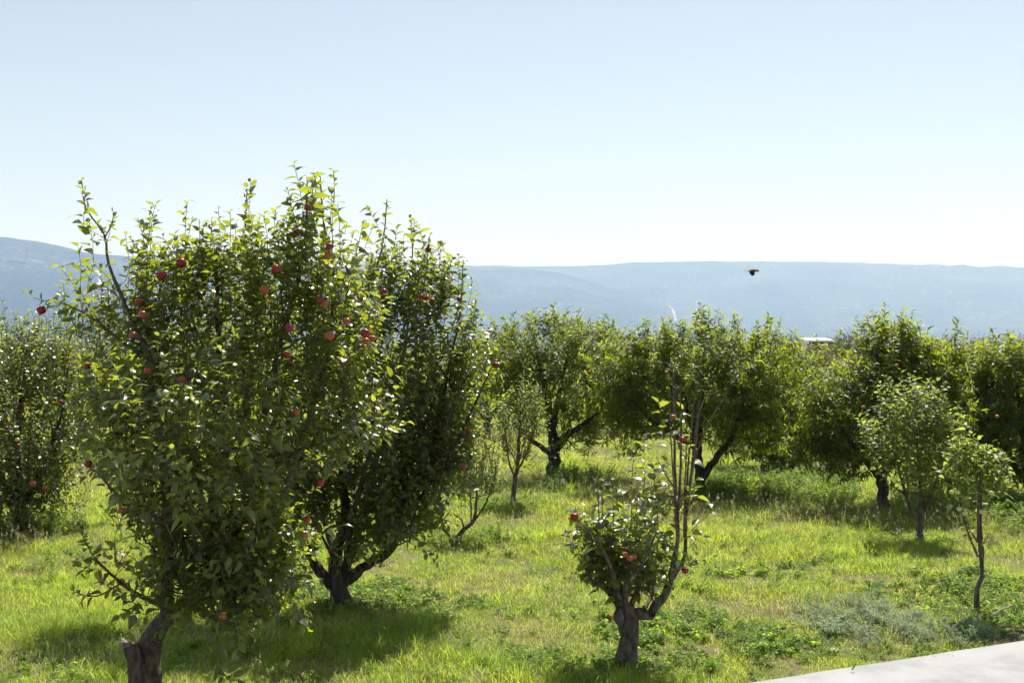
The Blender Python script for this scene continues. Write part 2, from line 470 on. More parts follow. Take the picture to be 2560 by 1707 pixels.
def add_leaves(buf, pos, R, scale, tint, tid, templates):
    for k, (tv, tf) in enumerate(templates):
        s = tid == k; n = int(s.sum())
        if not n: continue
        v = pos[s][:, None, :] + np.einsum('nij,vj->nvi', R[s], tv) * scale[s][:, None, None]
        f = tf[None] + (np.arange(n) * len(tv))[:, None, None]
        buf.add(v.reshape(-1, 3), [f.reshape(-1, 4)], np.repeat(tint[s], len(tf)))

LUSH = {'apple': 2.25, 'peach': 1.75, 'small': 1.4}
FRUIT = []            # (centre, radius) of fruit to keep in view

# ------------------------------------------------------------------ trees
class Grower:
    def __init__(s, D, rng):
        s.D = D; s.rng = rng
        s.pos = []; s.par = []; s.rad = []; s.limb = []
        s.buf = np.zeros((4096, 3)); s.nb = 0
        s.shoots = []          # lists of node ids, for leaves
    def arr(s):
        n = len(s.pos)
        while n > len(s.buf): s.buf = np.vstack([s.buf, np.zeros_like(s.buf)])
        if n > s.nb: s.buf[s.nb:n] = s.pos[s.nb:n]; s.nb = n
        return s.buf[:n]
    def limb_line(s, pts, attach=None, step=0.07, leafy=True):
        """pts rows: (px, py, depth offset, radius in m)"""
        c = [[*P(p[0], p[1], s.D + p[2]), p[3]] for p in pts]
        c = smooth_poly(c, step)
        if attach is not None and s.pos:
            d = np.linalg.norm(np.array(s.pos) - c[0][:3], axis=1)
            prev = int(np.argmin(d))
        else: prev = -1
        ids = []
        for i, r in enumerate(c):
            j = s.rng.standard_normal(3) * 0.12 * max(r[3], 0.01) * (0 if i == 0 else 1)
            s.pos.append(r[:3] + j); s.par.append(prev); s.rad.append(max(r[3], 0.002)); s.limb.append(1)
            prev = len(s.pos) - 1; ids.append(prev)
        thin = [i for i in ids if s.rad[i] < 0.011]
        if leafy and len(thin) > 3: s.shoots.append(thin)
        return ids
    def grow_to(s, base, step=0.09, up=0.35):
        A = s.arr(); df = A - base; d = np.sqrt((df * df).sum(1))
        d = d + up * np.maximum(0, A[:, 2] - base[2]) * 1.5 + 0.0
        i = int(np.argmin(d)); p0 = A[i]; n = max(1, int(np.linalg.norm(base - p0) / step))
        prev = i
        mid = (p0 + base) / 2 + np.array([0, 0, -0.10]) * np.linalg.norm(base - p0)
        for k in range(1, n + 1):
            t = k / n
            q = (1 - t) ** 2 * p0 + 2 * t * (1 - t) * mid + t * t * base + s.rng.standard_normal(3) * 0.010
            s.pos.append(q); s.par.append(prev); s.rad.append(0); s.limb.append(0); prev = len(s.pos) - 1
        return prev
    def shoot(s, base, direction, L, step=0.07, bend=0.55, grav=0.0):
        prev = s.grow_to(base); ids = [prev]; p = s.pos[prev].copy(); d = norm(direction)
        n = max(2, int(L / step)); w = s.rng.standard_normal(3) * bend
        for k in range(n):
            d = norm(d + w * step + s.rng.standard_normal(3) * 0.06 + np.array([0, 0, -grav * step * (k / n)]))
            p = p + d * step
            s.pos.append(p.copy()); s.par.append(prev); s.rad.append(0); s.limb.append(0); prev = len(s.pos) - 1; ids.append(prev)
        s.shoots.append(ids)
    def finish(s, tip_r=0.0022, expo=0.42):
        n = len(s.pos); w = np.zeros(n); par = np.array(s.par)
        ch = [[] for _ in range(n)]
        for i in range(n):
            if par[i] >= 0: ch[par[i]].append(i)
        order = list(range(n))[::-1]
        leafn = np.array([1.0 if not c else 0.0 for c in ch])
        for i in order:
            w[i] += leafn[i]
            if par[i] >= 0: w[par[i]] += w[i]
        r = tip_r * np.maximum(w, 1) ** expo
        rad = np.array(s.rad); lim = np.array(s.limb)
        r = np.where(lim == 1, np.maximum(rad, np.minimum(r, rad * 1.15)), np.minimum(r, 0.03))
        s.r = r; s.w = w; s.ch = ch; s.A = np.array(s.pos); s.P_ = par
        chains = []; stack = [i for i in range(n) if par[i] < 0]; seen = set()
        while stack:
            st = stack.pop(); c = [st] if par[st] < 0 else [par[st], st]
            cur = st
            while ch[cur]:
                kids = sorted(ch[cur], key=lambda k: (lim[k], r[k], w[k]), reverse=True)
                stack.extend(kids[1:]); cur = kids[0]; c.append(cur)
            chains.append(c)
        s.chains = chains
        return chains

def in_blob(blobs, D, depth, rng):
    a = np.array([b[2] * b[3] * (b[4] if len(b) > 4 else 1) for b in blobs], float); a /= a.sum()
    b = blobs[rng.choice(len(blobs), p=a)]
    while True:
        u = rng.uniform(-1, 1, 3)
        if u @ u <= 1: break
    dz = min(depth, 1.25 * D * (b[2] + b[3]) / 2 / F)
    off = b[5] if len(b) > 5 else 0
    q = P(b[0] + u[0] * b[2], b[1] + u[1] * b[3], D)
    return q + np.array([0, u[2] * dz + off, 0])

def tree(name, label, cat, group, base, D, limbs, blobs, n_shoots, depth=1.0, tips=(), leaf='apple', leaf_len=(0.055, 0.085), mat='apple_leaf',
         shoot_len=(0.18, 0.42), leaf_step=0.022, single=0, bark='bark', seed=1, up=1.1, low_py=None, twig_r=0.0022, droop=0.35, young=0.25, extra=(), bare=(), sides=8, tiny=False, density_top=0.0, limb_leafy=True):
    rng = np.random.default_rng(seed); hue = rng.uniform(-0.07, 0.09)
    root = bpy.data.objects.new(name, None); COL.objects.link(root)
    leaf_len = tuple(q * (1.02 if leaf == 'apple' else 1.05) for q in leaf_len)
    b0 = P(base[0], base[1], D); b0[2] = gz(b0[0], b0[1]); root.location = b0
    root.empty_display_size = 0.2
    tag(root, label, cat, group)
    g = Grower(D, rng)
    for i, lb in enumerate(limbs): g.limb_line(lb, attach=None if i == 0 else True, leafy=limb_leafy)
    for lb in bare: g.limb_line(lb, attach=True, leafy=False)
    nlimb = len(g.pos)
    axis_xy = np.array([b0[0], b0[1]])
    cz = np.mean([P(b[0], b[1], D)[2] for b in blobs]); ctr = np.array([np.mean([P(b[0], b[1], D)[0] for b in blobs]), D, cz])
    n_shoots = int(n_shoots * LUSH.get(leaf, 1.0))
    bases = [in_blob(blobs, D, depth, rng) for _ in range(n_shoots)]
    L0 = np.array(g.pos)
    bases.sort(key=lambda q: np.min(np.linalg.norm(L0 - q, axis=1)))
    for q in bases:
        o = q - ctr; o = o / (np.linalg.norm(o) + 0.2)
        hgt = np.clip((q[2] - cz) / 1.0, -1, 1)
        if leaf == 'peach':
            d = np.array([o[0], o[1], 0.75 + 0.6 * hgt]) + rng.standard_normal(3) * 0.35
        else:
            d = np.array([0.6 * o[0], 0.6 * o[1], up * (0.9 + 0.5 * hgt)]) + rng.standard_normal(3) * (0.36 - 0.10 * hgt)
        g.shoot(q, d, rng.uniform(*shoot_len), grav=(0.5 if leaf == 'peach' else 0.2))
    tipset = set()
    for tp in tips:                      # single long upright shoots that make the outline: (px, py, dx, length, depth offset)
        top = P(tp[0], tp[1], D + (tp[4] if len(tp) > 4 else rng.uniform(-0.4, 0.4) * depth))
        L = tp[3]; st = top - np.array([tp[2], 0, L])
        g.shoot(st, top - st, L * 1.0, bend=0.12); tipset.add(len(g.shoots) - 1)
        for _ in range(4 if leaf == 'peach' else 1):
            o2 = np.array([rng.normal() * 0.07, rng.normal() * 0.12, -rng.uniform(0.05, 0.30)]); tipset.add(len(g.shoots)); g.shoot(st + o2, (top - st) / L + rng.standard_normal(3) * 0.16, L * rng.uniform(0.6, 0.9), bend=0.2)
    for ex in extra:                     # drooping or sideways sprays, given as pixel lines
        c = smooth_poly([P(p[0], p[1], D + p[2]) for p in ex], 0.05)
        A = np.array(g.pos); prev = int(np.argmin(np.linalg.norm(A - c[0], axis=1))); ids = []
        for q in c:
            g.pos.append(q); g.par.append(prev); g.rad.append(0); g.limb.append(0); prev = len(g.pos) - 1; ids.append(prev)
        g.shoots.append(ids)
    chains = g.finish(twig_r)
    A = g.A; r = g.r
    tb = Buf(); wb = Buf(); parts = []
    rough = 0.07
    for ci, c in enumerate(chains):
        pts = A[c]; rr = r[c].copy()
        if len(c) > 1 and g.P_[c[0]] >= 0 or (len(c) > 1 and ci > 0): rr[0] = min(rr[0], rr[1] * 1.05)
        big = rr[min(1, len(rr) - 1)] > 0.011 and (g.limb[c[1]] if len(c) > 1 else 0)
        if ci == 0 or (big and g.limb[c[-1]] == 0) or big:
            b = Buf()
            if c[0] == 0:
                rr = rr.copy(); k = min(4, len(rr)); rr[:k] *= np.linspace(1.35, 1.02, k)
            tube(b, pts, rr, sides + 2, rough)
            parts.append(('trunk' if c[0] == 0 else 'limb', b))
        elif len(c) > 1:
            if D > 13:
                if D > 26 and len(c) < 4: continue
                kp = sorted(set(range(0, len(c), 3 if D < 26 else 4)) | {len(c) - 1}); tube(wb, pts[kp], rr[kp] * 1.1, 3, cap=False)
            else:
                kp = sorted(set(range(0, len(c), 2)) | {len(c) - 1}) if rr[0] < 0.004 else list(range(len(c)))
                tube(wb, pts[kp], rr[kp], 3 if rr[0] < 0.005 else 5, cap=False)
    for nm, b in parts:
        b.build(nm, M[bark], root, origin=b0)
    if wb.n:
        o = wb.build('twigs', M['twig'], root, origin=b0); tag(o, kind='stuff')
    # leaves along the shoots
    LP, LA, LN, LS, LT = [], [], [], [], []
    for si, ids in enumerate(g.shoots):
        pts = A[ids]
        seg = np.linalg.norm(np.diff(pts, axis=0), axis=1); cum = np.concatenate([[0], np.cumsum(seg)]); L = cum[-1]
        if L < 0.02: continue
        n = max(3, int(L / leaf_step)); ss = np.linspace(L * 0.08, L, n)
        phase = rng.uniform(0, 6.28); vigor = rng.uniform(0.75, 1.15); yt = rng.uniform(0, 1)
        for k, s in enumerate(ss):
            if rng.random() < 0.12: continue
            i = min(len(seg) - 1, int(np.searchsorted(cum, s) - 1)); i = max(i, 0)
            t = (s - cum[i]) / max(seg[i], 1e-6); p = pts[i] * (1 - t) + pts[i + 1] * t
            d = norm(pts[i + 1] - pts[i]); ph = phase + k * 2.4 + rng.normal() * 0.3
            u = norm(np.cross(d, [0.1, 0.2, 1.0])); w = np.cross(d, u)
            side = math.cos(ph) * u + math.sin(ph) * w
            f = s / L
            if leaf == 'peach':
                ax = norm(side * 0.9 + d * (0.25 + 0.5 * f) + np.array([0, 0, -droop]))
            else:
                ax = norm(side * 0.9 + d * (0.5 + 0.6 * f ** 2) + np.array([0, 0, -droop * 0.35]))
            nr = norm(np.array([0, 0, 1.0]) * 0.9 + d * 0.6 - ax * 0.1 + rng.standard_normal(3) * 0.55)
            LP.append(p); LA.append(ax); LN.append(nr)
            if leaf == 'peach' and si in tipset and rng.random() < 0.6: LP.append(p + rng.standard_normal(3) * 0.01); LA.append(norm(ax + rng.standard_normal(3) * 0.5)); LN.append(nr); LS.append(leaf_len[1] * rng.uniform(0.8, 1.15)); LT.append(0.45 + 0.15 * rng.normal())
            sz = (1.15 if si in tipset else 1.0) * rng.uniform(*leaf_len) * vigor * (1.0 - 0.3 * max(0, f - 0.8) / 0.2)
            LS.append(sz)
            tt = 0.30 + 0.16 * rng.standard_normal() + 0.26 * (yt - 0.5) + hue + young * (max(0, f - 0.6) / 0.4)
            if rng.random() < 0.02: tt = 0.95
            LT.append(tt)
    LP = np.array(LP); LA = np.array(LA); LN = np.array(LN); LS = np.array(LS); LT = np.clip(np.array(LT), 0, 1)
    # leaves do not grow through or right in front of a fruit
    keep = np.ones(len(LP), bool)
    camp = np.array([0, 0, CAM_H])
    for c, rf in FRUIT:
        ray = norm(camp - c); rel = LP + LA * LS[:, None] * 0.5 - c
        al = rel @ ray; pd = np.linalg.norm(rel - al[:, None] * ray, axis=1)
        hit = ((al > -0.03) & (al < 0.9) & (pd < rf * 1.15 + 0.012)) | (np.linalg.norm(rel, axis=1) < rf * 1.1)
        keep &= ~(hit & (rng.random(len(LP)) < 0.93))
    LP, LA, LN, LS, LT = (q[keep] for q in (LP, LA, LN, LS, LT))
    T = {'peach_s': PEACH_S, 'apple': APPLE_T, 'apple_s': APPLE_S, 'peach': PEACH_T, 'small': SMALL_T}['apple_s' if (leaf == 'apple' and D > 13) else ('peach_s' if (leaf == 'peach' and D > 26) else leaf)]
    tid = rng.integers(0, len(T), len(LP))
    _, R, _ = leaf_frames(LP, LA, LN, LS)
    singles = np.zeros(len(LP), bool)
    if single:
        near = LP[:, 1] - 0.25 * LS / LS.mean() - 0.35 * np.abs(LP[:, 0] - ctr[0])
        face = np.abs(R[:, 1, 2])
        score = near - 0.8 * face * LS / LS.mean() + 0.25 * rng.random(len(LP))
        idx = np.argsort(score)[:single]; singles[idx] = True
        lib = {}
        for i in idx:
            q = int(LT[i] * 4.99); key = (int(tid[i]), q)
            if key not in lib:
                b = Buf(); b.add(T[key[0]][0], [T[key[0]][1]], (q + 0.5) / 5); lib[key] = b.mesh('leaf', M[mat])
            o = bpy.data.objects.new('leaf', lib[key]); COL.objects.link(o); o.parent = root
            mt = np.eye(4); mt[:3, :3] = R[i] * LS[i]; mt[:3, 3] = LP[i] - b0
            o.matrix_basis = Matrix(mt.tolist())
    fb = Buf(); k = ~singles
    add_leaves(fb, LP[k], R[k], LS[k], LT[k], tid[k], T)
    o = fb.build('foliage', M[mat], root, origin=b0); tag(o, kind='stuff')
    return root, g

# ------------------------------------------------------------------ fruit (placed first so that foliage leaves them in view)
def apple_profile(tall=1.0, n=11, sides=16, lob=0.03):
    v = []; ang = np.arange(sides) * 2 * math.pi / sides
    for i in range(n + 1):
        t = math.pi * i / n
        rr = math.sin(t) ** 0.85 * (1.0 + 0.10 * math.cos(t))
        z = math.cos(t) * 0.92 * tall
        if t < 0.7: z -= 0.26 * (1 - t / 0.7) ** 1.3
        if t > 2.6: z += 0.16 * ((t - 2.6) / 0.54) ** 1.2
        for a in ang: v.append((rr * math.cos(a) * (1 + lob * math.cos(5 * a) * (t > 1.5)), rr * math.sin(a) * (1 + lob * math.cos(5 * a) * (t > 1.5)), z))
    a = np.arange(n)[:, None] * sides + np.arange(sides)[None]; b = np.arange(n)[:, None] * sides + (np.arange(sides)[None] + 1) % sides
    return np.array(v), np.stack([a, a + sides, b + sides, b], -1).reshape(-1, 4)

FR_MESH = {}
def fruit(kind, px, py, rpx, D, label, group, on_ground=False, name=None):
    if on_ground:
        c = G(px, py); r = 0.034; c = c + np.array([0, 0, r * 0.9]); D = c[1]
    else:
        c = P(px, py, D); r = rpx * D / F
        r = min(max(r, 0.024), 0.043)
    tall = {'red': 1.0, 'tall': 1.22, 'blush': 1.0, 'green': 0.95, 'peach': 0.97}[kind]
    mk = {'red': 'red', 'tall': 'red', 'blush': 'blush', 'green': 'green', 'peach': 'peach'}[kind]
    if kind not in FR_MESH:
        v, f = apple_profile(tall, lob=0.0 if kind == 'peach' else 0.03); b = Buf(); b.add(v, [f]); me = b.mesh(name or 'apple', M[mk])
        st = Buf(); c1 = smooth_poly([(0, 0, 0.62 * tall), (0.05, 0.02, 0.95 * tall), (0.16, 0.05, 1.32 * tall)], 0.12); tube(st, c1, np.full(len(c1), 0.055), 5)
        cal = Buf()
        for q in range(5):
            a = q * 1.256; u = np.array([math.cos(a), math.sin(a), 0])
            cal.add([u * 0.02 + [0, 0, -0.73 * tall], u * 0.22 + np.array([-u[1], u[0], 0]) * 0.06 + [0, 0, -0.80 * tall], u * 0.30 + [0, 0, -0.86 * tall], u * 0.22 - np.array([-u[1], u[0], 0]) * 0.06 + [0, 0, -0.80 * tall]], [[(0, 1, 2, 3)]])
        FR_MESH[kind] = (me, st.mesh('stem', M['twig']), cal.mesh('calyx', M['twig']))
    me, sm, cm = FR_MESH[kind]
    nm = name or 'apple'
    o = bpy.data.objects.new(nm, me); COL.objects.link(o)
    o.location = c; o.scale = (r, r, r)
    rg = random.Random(int(px * 13 + py))
    o.rotation_euler = (rg.uniform(-0.4, 0.4), rg.uniform(-0.4, 0.4), rg.uniform(0, 6.28)) if not on_ground else (rg.uniform(-1.7, 1.7), rg.uniform(-1.7, 1.7), rg.uniform(0, 6))
    tag(o, label, 'peach' if nm == 'peach' else 'apple', group)
    s = bpy.data.objects.new('stem', sm); COL.objects.link(s); s.parent = o
    if nm != 'peach':
        s = bpy.data.objects.new('calyx', cm); COL.objects.link(s); s.parent = o
    if not on_ground: FRUIT.append((np.asarray(c), r * tall))
    return o

GF, GS, GL, GC, GG, GP, GD = ('red apples on the front tree', 'red apples on the vase shaped tree', 'apples on the leftmost tree', 'apples on the small pruned tree', 'green apples on the thin right tree', 'ripe peaches in the orchard row', 'apples fallen on the grass')
DF = 7.35; DS = 10.3
for k, x, y, r, D, lab in [
    ('red', 104, 775, 12, 7.9, 'red apple at the far left end of the leftmost sideways branch'),
    ('red', 453, 658, 13, 7.6, 'red apple under a leafy upright shoot at the hill line'),
    ('red', 405, 689, 13, 7.5, 'dark red apple lower left of the apple at the hill line'),
    ('red', 347, 754, 9, 7.4, 'small half hidden red apple, upper of a vertical pair at left of the front tree'),
    ('blush', 357, 787, 11, 7.4, 'pinkish apple, lower of a vertical pair on the left of the front tree'),
    ('blush', 332, 837, 8, 7.4, 'small orange red apple peeping out below the vertical pair at left'),
    ('red', 769, 519, 6, 7.6, 'topmost small red apple against the sky by the tallest shoots'),
    ('red', 741, 581, 7, 7.7, 'small dark apple second from the top, shaded beside a shoot'),
    ('red', 824, 616, 10, 7.4, 'dark red apple right above another near the top right of the front tree'),
    ('blush', 820, 637, 8, 7.4, 'orange red apple touching the underside of the dark one near the top'),
    ('tall', 690, 672, 11, 7.3, 'glossy elongated bright red apple high in the middle of the front tree'),
    ('blush', 662, 725, 12, 7.4, 'brownish red apple below and left of the elongated glossy one'),
    ('red', 799, 751, 6, 7.4, 'tiny dark red apple among leaves, left one of a close pair in mid crown'),
    ('blush', 812, 759, 6, 7.4, 'tiny pink apple, right one of a close pair in mid crown'),
    ('red', 723, 821, 11, 7.3, 'purplish dark red apple left of the pale orange one at mid crown'),
    ('blush', 824, 839, 13, 7.25, 'large pale orange pink apple in the middle of the crown'),
    ('red', 914, 833, 13, 7.5, 'large glossy red apple heading a cluster of three at the right of the crown'),
    ('blush', 915, 853, 8, 7.55, 'small orange red apple lower left in the cluster of three'),
    ('blush', 931, 846, 8, 7.6, 'small bright orange red apple lower right in the cluster of three'),
    ('blush', 867, 803, 7, 7.5, 'faint orange apple mostly behind leaves above the cluster of three'),
    ('red', 221, 1159, 10, 7.5, 'round red apple at the tip of the low left branch of the front tree'),
    ('red', 218, 916, 7, 7.6, 'small red apple in shade on the left edge of the front tree'),
    ('blush', 369, 927, 10, 7.3, 'dull red apple behind a yellow leaf in the left half of the front tree'),
    ('blush', 304, 1274, 8, 7.4, 'orange red apple among dark leaves on the lower left of the front tree'),
    ('blush', 455, 948, 5, 7.2, 'pale pink apple tip near the middle left of the front tree'),
    ('tall', 801, 1206, 10, 7.4, 'upright oval pinkish red apple low on the right of the front tree'),
    ('red', 718, 887, 5, 7.3, 'very small purple red apple deep in the middle of the crown'),
    ('blush', 742, 1030, 7, 7.2, 'orange patched apple in deep shade at the heart of the crown'),
    ('red', 767, 1297, 7, 7.5, 'small bright red apple low on the right of the front tree near a curled leaf'),
    ('blush', 761, 1336, 6, 7.6, 'orange apple just under the small bright red low one'),
    ('blush', 556, 1540, 8, 7.4, 'dull orange apple at the very bottom of the front crown')]:
    fruit(k, x, y, r, D, lab, GF)
for k, x, y, r, D, lab in [
    ('red', 960, 730, 10, 10.4, 'round red apple shining alone at the upper middle of the second tree'),
    ('red', 1053, 741, 6, 10.4, 'leftmost of three red apples hanging in a row on the second tree'),
    ('red', 1067, 744, 7, 10.4, 'middle of three red apples hanging in a row on the second tree'),
    ('red', 1081, 750, 6, 10.4, 'rightmost of three red apples hanging in a row on the second tree'),
    ('red', 1149, 747, 7, 10.8, 'dark red apple at the right skyline edge of the second tree'),
    ('red', 1071, 624, 8, 10.8, 'dark apple highest on the second tree against the sky'),
    ('red', 1240, 913, 9, 10.8, 'dark red apple on the far right tip of the second tree'),
    ('green', 1232, 954, 8, 10.8, 'yellow green apple below the red one at the right tip'),
    ('red', 1172, 1079, 7, 10.5, 'shaded red apple on the right flank of the second tree'),
    ('blush', 1160, 1167, 8, 10.6, 'orange red apple low on the right flank of the second tree'),
    ('green', 1077, 1268, 8, 10.4, 'green apple low among dark leaves of the second tree'),
    ('red', 826, 1377, 7, 10.6, 'dark red apple between the limbs above the trunk of the second tree')]:
    fruit(k, x, y, r, D, lab, GS)
for k, x, y, r, D, lab in [
    ('red', 152, 1004, 6, 14.4, 'red apple on the right side of the leftmost tree'),
    ('red', 45, 1113, 6, 14.4, 'red apple below two green ones on the leftmost tree'),
    ('blush', 25, 1057, 5, 14.4, 'pink apple highest near the left picture edge'),
    ('green', 43, 1082, 6, 14.4, 'upper green apple of a stacked pair on the leftmost tree'),
    ('green', 43, 1099, 6, 14.4, 'lower green apple of a stacked pair on the leftmost tree'),
    ('blush', 82, 1209, 8, 14.3, 'large orange red apple low on the leftmost tree'),
    ('blush', 112, 1218, 6, 14.3, 'orange apple just right of the large low one on the leftmost tree')]:
    fruit(k, x, y, r, D, lab, GL)
for k, x, y, r, D, lab in [
    ('red', 1436, 1291, 11, 8.8, 'dark red apple at the left tip of the small pruned tree'),
    ('blush', 1562, 1386, 7, 8.65, 'left apple of three small orange ones on the pruned tree'),
    ('blush', 1574, 1395, 7, 8.6, 'middle lowest apple of three small orange ones on the pruned tree'),
    ('blush', 1585, 1391, 6, 8.7, 'right half hidden apple of three small orange ones on the pruned tree'),
    ('red', 1713, 1425, 9, 8.9, 'oval red apple at the right side limb of the pruned tree'),
    ('red', 1706, 1098, 8, 8.9, 'pink red apple high between the bare upright shoots'),
    ('blush', 1683, 1042, 5, 8.9, 'tiny orange apple above the pink one on the bare shoots'),
    ('green', 1655, 1223, 5, 9.0, 'tiny pale green apple behind the pruned tree shoots')]:
    fruit(k, x, y, r, D, lab, GC)
for i, (x, y, r, lab) in enumerate([
    (2412, 1283, 7, 'green apple just left of the stem where the leafy part begins'),
    (2455, 1279, 7, 'green apple in front of the upright stem'),
    (2466, 1306, 8, 'green apple right of the stem above the bare gap'),
    (2398, 1272, 6, 'small dull green apple left of its neighbour beside the stem'),
    (2379, 1230, 6, 'left apple of the high green pair in the leaves'),
    (2394, 1230, 5, 'right apple of the high green pair in the leaves'),
    (2478, 1232, 7, 'sunlit pale green apple highest on the right side'),
    (2481, 1344, 7, 'top apple in the hanging cluster of four green ones'),
    (2477, 1355, 8, 'middle apple in the hanging cluster of four green ones'),
    (2492, 1357, 7, 'right apple in the hanging cluster of four green ones'),
    (2474, 1366, 7, 'lowest left apple in the hanging cluster of four green ones')]):
    fruit('green', x, y, r, 10.6 + 0.03 * (i % 3), lab, GG)
for x, y, D, lab in [
    (1473, 930, 20.0, 'orange peach at the middle of the roundest peach crown'),
    (1531, 951, 19.9, 'yellow orange peach right of the roundest crown'),
    (1666, 930, 17.9, 'peach glimpsed just left of the bare apple shoots'),
    (1573, 871, 18.6, 'orange peach high between the first two peach crowns'),
    (2132, 908, 16.9, 'red orange peach near the pale roof gap'),
    (2241, 913, 16.2, 'dull red peach in the tall tree right of the pale roof'),
    (2158, 1017, 16.0, 'orange peach behind the pale young apple crown'),
    (2492, 1040, 15.6, 'brownish orange peach near the right edge of the row'),
    (1835, 1070, 20.9, 'deep orange peach low in the wide middle crown')]:
    fruit('peach', x, y, 4.5, D, lab, GP, name='peach')
for x, y, lab in [
    (786, 1519, 'dark fallen apple left of the vase shaped trunk'),
    (904, 1516, 'left pale pink fallen apple right of the vase shaped trunk'),
    (928, 1507, 'right pale pink fallen apple right of the vase shaped trunk'),
    (734, 1562, 'bright pink fallen apple at the edge of the front crown shade'),
    (690, 1558, 'dark red fallen apple half under the front crown'),
    (1524, 1551, 'old brownish fallen apple left of the pruned trunk')]:
    fruit('blush', x, y, 9, 0, lab, GD, on_ground=True)

# ---- front apple tree, cut off stub beside a leaning trunk
front, _ = tree('apple_tree', 'large leafy apple tree nearest the camera, leaning trunk beside a sawn stub', 'apple tree', None, (352, 1782), 8.0,
    [[(352, 1840, 0, .105), (356, 1760, 0, .10), (366, 1690, 0, .092), (375, 1625, 0, .08), (395, 1570, 0, .07), (425, 1535, 0, .062), (470, 1510, 0, .055), (520, 1450, .05, .052), (532, 1340, .1, .045), (540, 1200, .1, .036), (560, 1000, .1, .028), (545, 820, 0, .018), (540, 640, 0, .009)],
     [(420, 1537, 0, .045), (418, 1450, -.1, .04), (424, 1300, -.2, .034), (400, 1100, -.3, .028), (375, 900, -.3, .02), (330, 800, -.3, .014), (272, 660, -.3, .010), (262, 590, -.3, .007), (215, 520, -.3, .005), (205, 452, -.3, .003)],
     [(262, 595, -.3, .005), (280, 560, -.3, .004), (285, 530, -.3, .003)],
     [(480, 1505, 0, .045), (560, 1480, .2, .04), (640, 1420, .3, .036), (700, 1250, .4, .032), (770, 1050, .4, .026), (820, 850, .3, .018), (835, 700, .2, .012), (810, 560, .2, .008), (800, 440, .2, .004)],
     [(515, 1460, 0, .036), (590, 1330, .1, .032), (640, 1150, .2, .026), (680, 950, .2, .02), (720, 780, .1, .013), (760, 620, -.1, .008), (768, 450, -.2, .004)],
     [(530, 1350, .1, .03), (480, 1150, .5, .026), (470, 950, .7, .02), (455, 800, .6, .012), (465, 600, .5, .006)],
     [(540, 1200, .1, .024), (620, 980, .5, .02), (640, 800, .6, .013), (615, 600, .5, .007), (618, 480, .4, .004)],
     [(419, 1519, 0, .02), (355, 1491, -.15, .015), (302, 1455, -.25, .011), (262, 1420, -.3, .008), (227, 1381, -.3, .005), (204, 1330, -.3, .003)],
     [(302, 1458, -.25, .007), (240, 1490, -.3, .005), (190, 1480, -.3, .003)],
     [(424, 1320, -.2, .018), (360, 1270, -.4, .014), (302, 1242, -.45, .010), (250, 1190, -.5, .006), (218, 1163, -.5, .004)],
     [(372, 900, -.3, .012), (300, 850, -.3, .010), (240, 800, -.25, .008), (190, 772, -.2, .005), (150, 757, -.15, .004), (110, 752, -.1, .003)],
     [(640, 1150, .2, .016), (760, 1120, -.2, .010), (860, 1080, -.6, .006), (940, 1000, -.5, .004)],
     [(470, 1510, 0, .02), (540, 1545, -.1, .014), (600, 1560, -.1, .009), (670, 1530, -.1, .005)]],
    [(560, 800, 200, 140), (390, 820, 130, 110), (750, 760, 150, 150), (820, 880, 130, 140), (330, 980, 110, 140), (520, 1040, 210, 190), (790, 1060, 150, 150),
     (560, 1270, 180, 120), (380, 1200, 110, 120), (640, 1380, 110, 110), (480, 1410, 90, 90), (300, 1430, 80, 50, .3), (620, 1490, 100, 60), (690, 660, 120, 70, .7), (480, 700, 120, 70), (800, 560, 50, 60, .4), (890, 1100, 70, 60), (350, 1330, 80, 60, .6), (560, 1380, 180, 110), (640, 1500, 90, 50), (270, 1120, 60, 90, .7), (230, 830, 70, 60, .5), (560, 1100, 230, 200, .8, -.6), (450, 1450, 80, 60, 1.2, -.35), (570, 1480, 110, 50, 1.2, -.35), (670, 1430, 90, 70, 1.2, -.2)],
    760, depth=1.05, tips=[(205, 447, -.04, .4, -.3), (240, 545, .02, .3), (290, 535, .05, .2, -.3), (360, 487, .03, .55), (376, 500, .06, .5), (342, 600, .02, .3), (460, 497, .0, .5), (478, 520, .05, .4), (505, 550, .06, .35), (552, 510, -.02, .5),
          (568, 520, 0, .45), (612, 455, 0, .6), (628, 452, .06, .5), (640, 560, .0, .3), (685, 508, -.02, .45), (745, 450, -.04, .5), (765, 408, 0, .65), (785, 420, .03, .6), (812, 440, .02, .6), (850, 470, .05, .5), (872, 500, .06, .45), (910, 545, .08, .35), (935, 560, .1, .3), (700, 540, 0, .4), (160, 700, -.03, .22, -.2), (135, 735, -.08, .15, -.2), (325, 560, 0, .35), (430, 560, 0, .4), (590, 540, 0, .4)],
    extra=[[(540, 1570, -.1), (543, 1620, -.12), (545, 1665, -.14), (555, 1690, -.15), (590, 1700, -.15)], [(545, 1600, -.1), (552, 1650, -.1), (548, 1700, -.1), (540, 1740, -.1)],
           [(227, 1381, -.3), (215, 1350, -.3), (204, 1300, -.3)], [(262, 1420, -.3), (220, 1425, -.3), (195, 1415, -.3)], [(240, 1490, -.3), (205, 1490, -.3), (185, 1478, -.3)], [(110, 752, -.1), (85, 745, -.1), (72, 728, -.1)],
           [(640, 1500, .0), (700, 1510, 0), (740, 1490, 0)], [(690, 1440, .0), (715, 1410, 0), (725, 1370, 0)]],
    leaf_len=(0.052, 0.100), leaf_step=0.026, single=300, seed=21, sides=10, young=0.3)
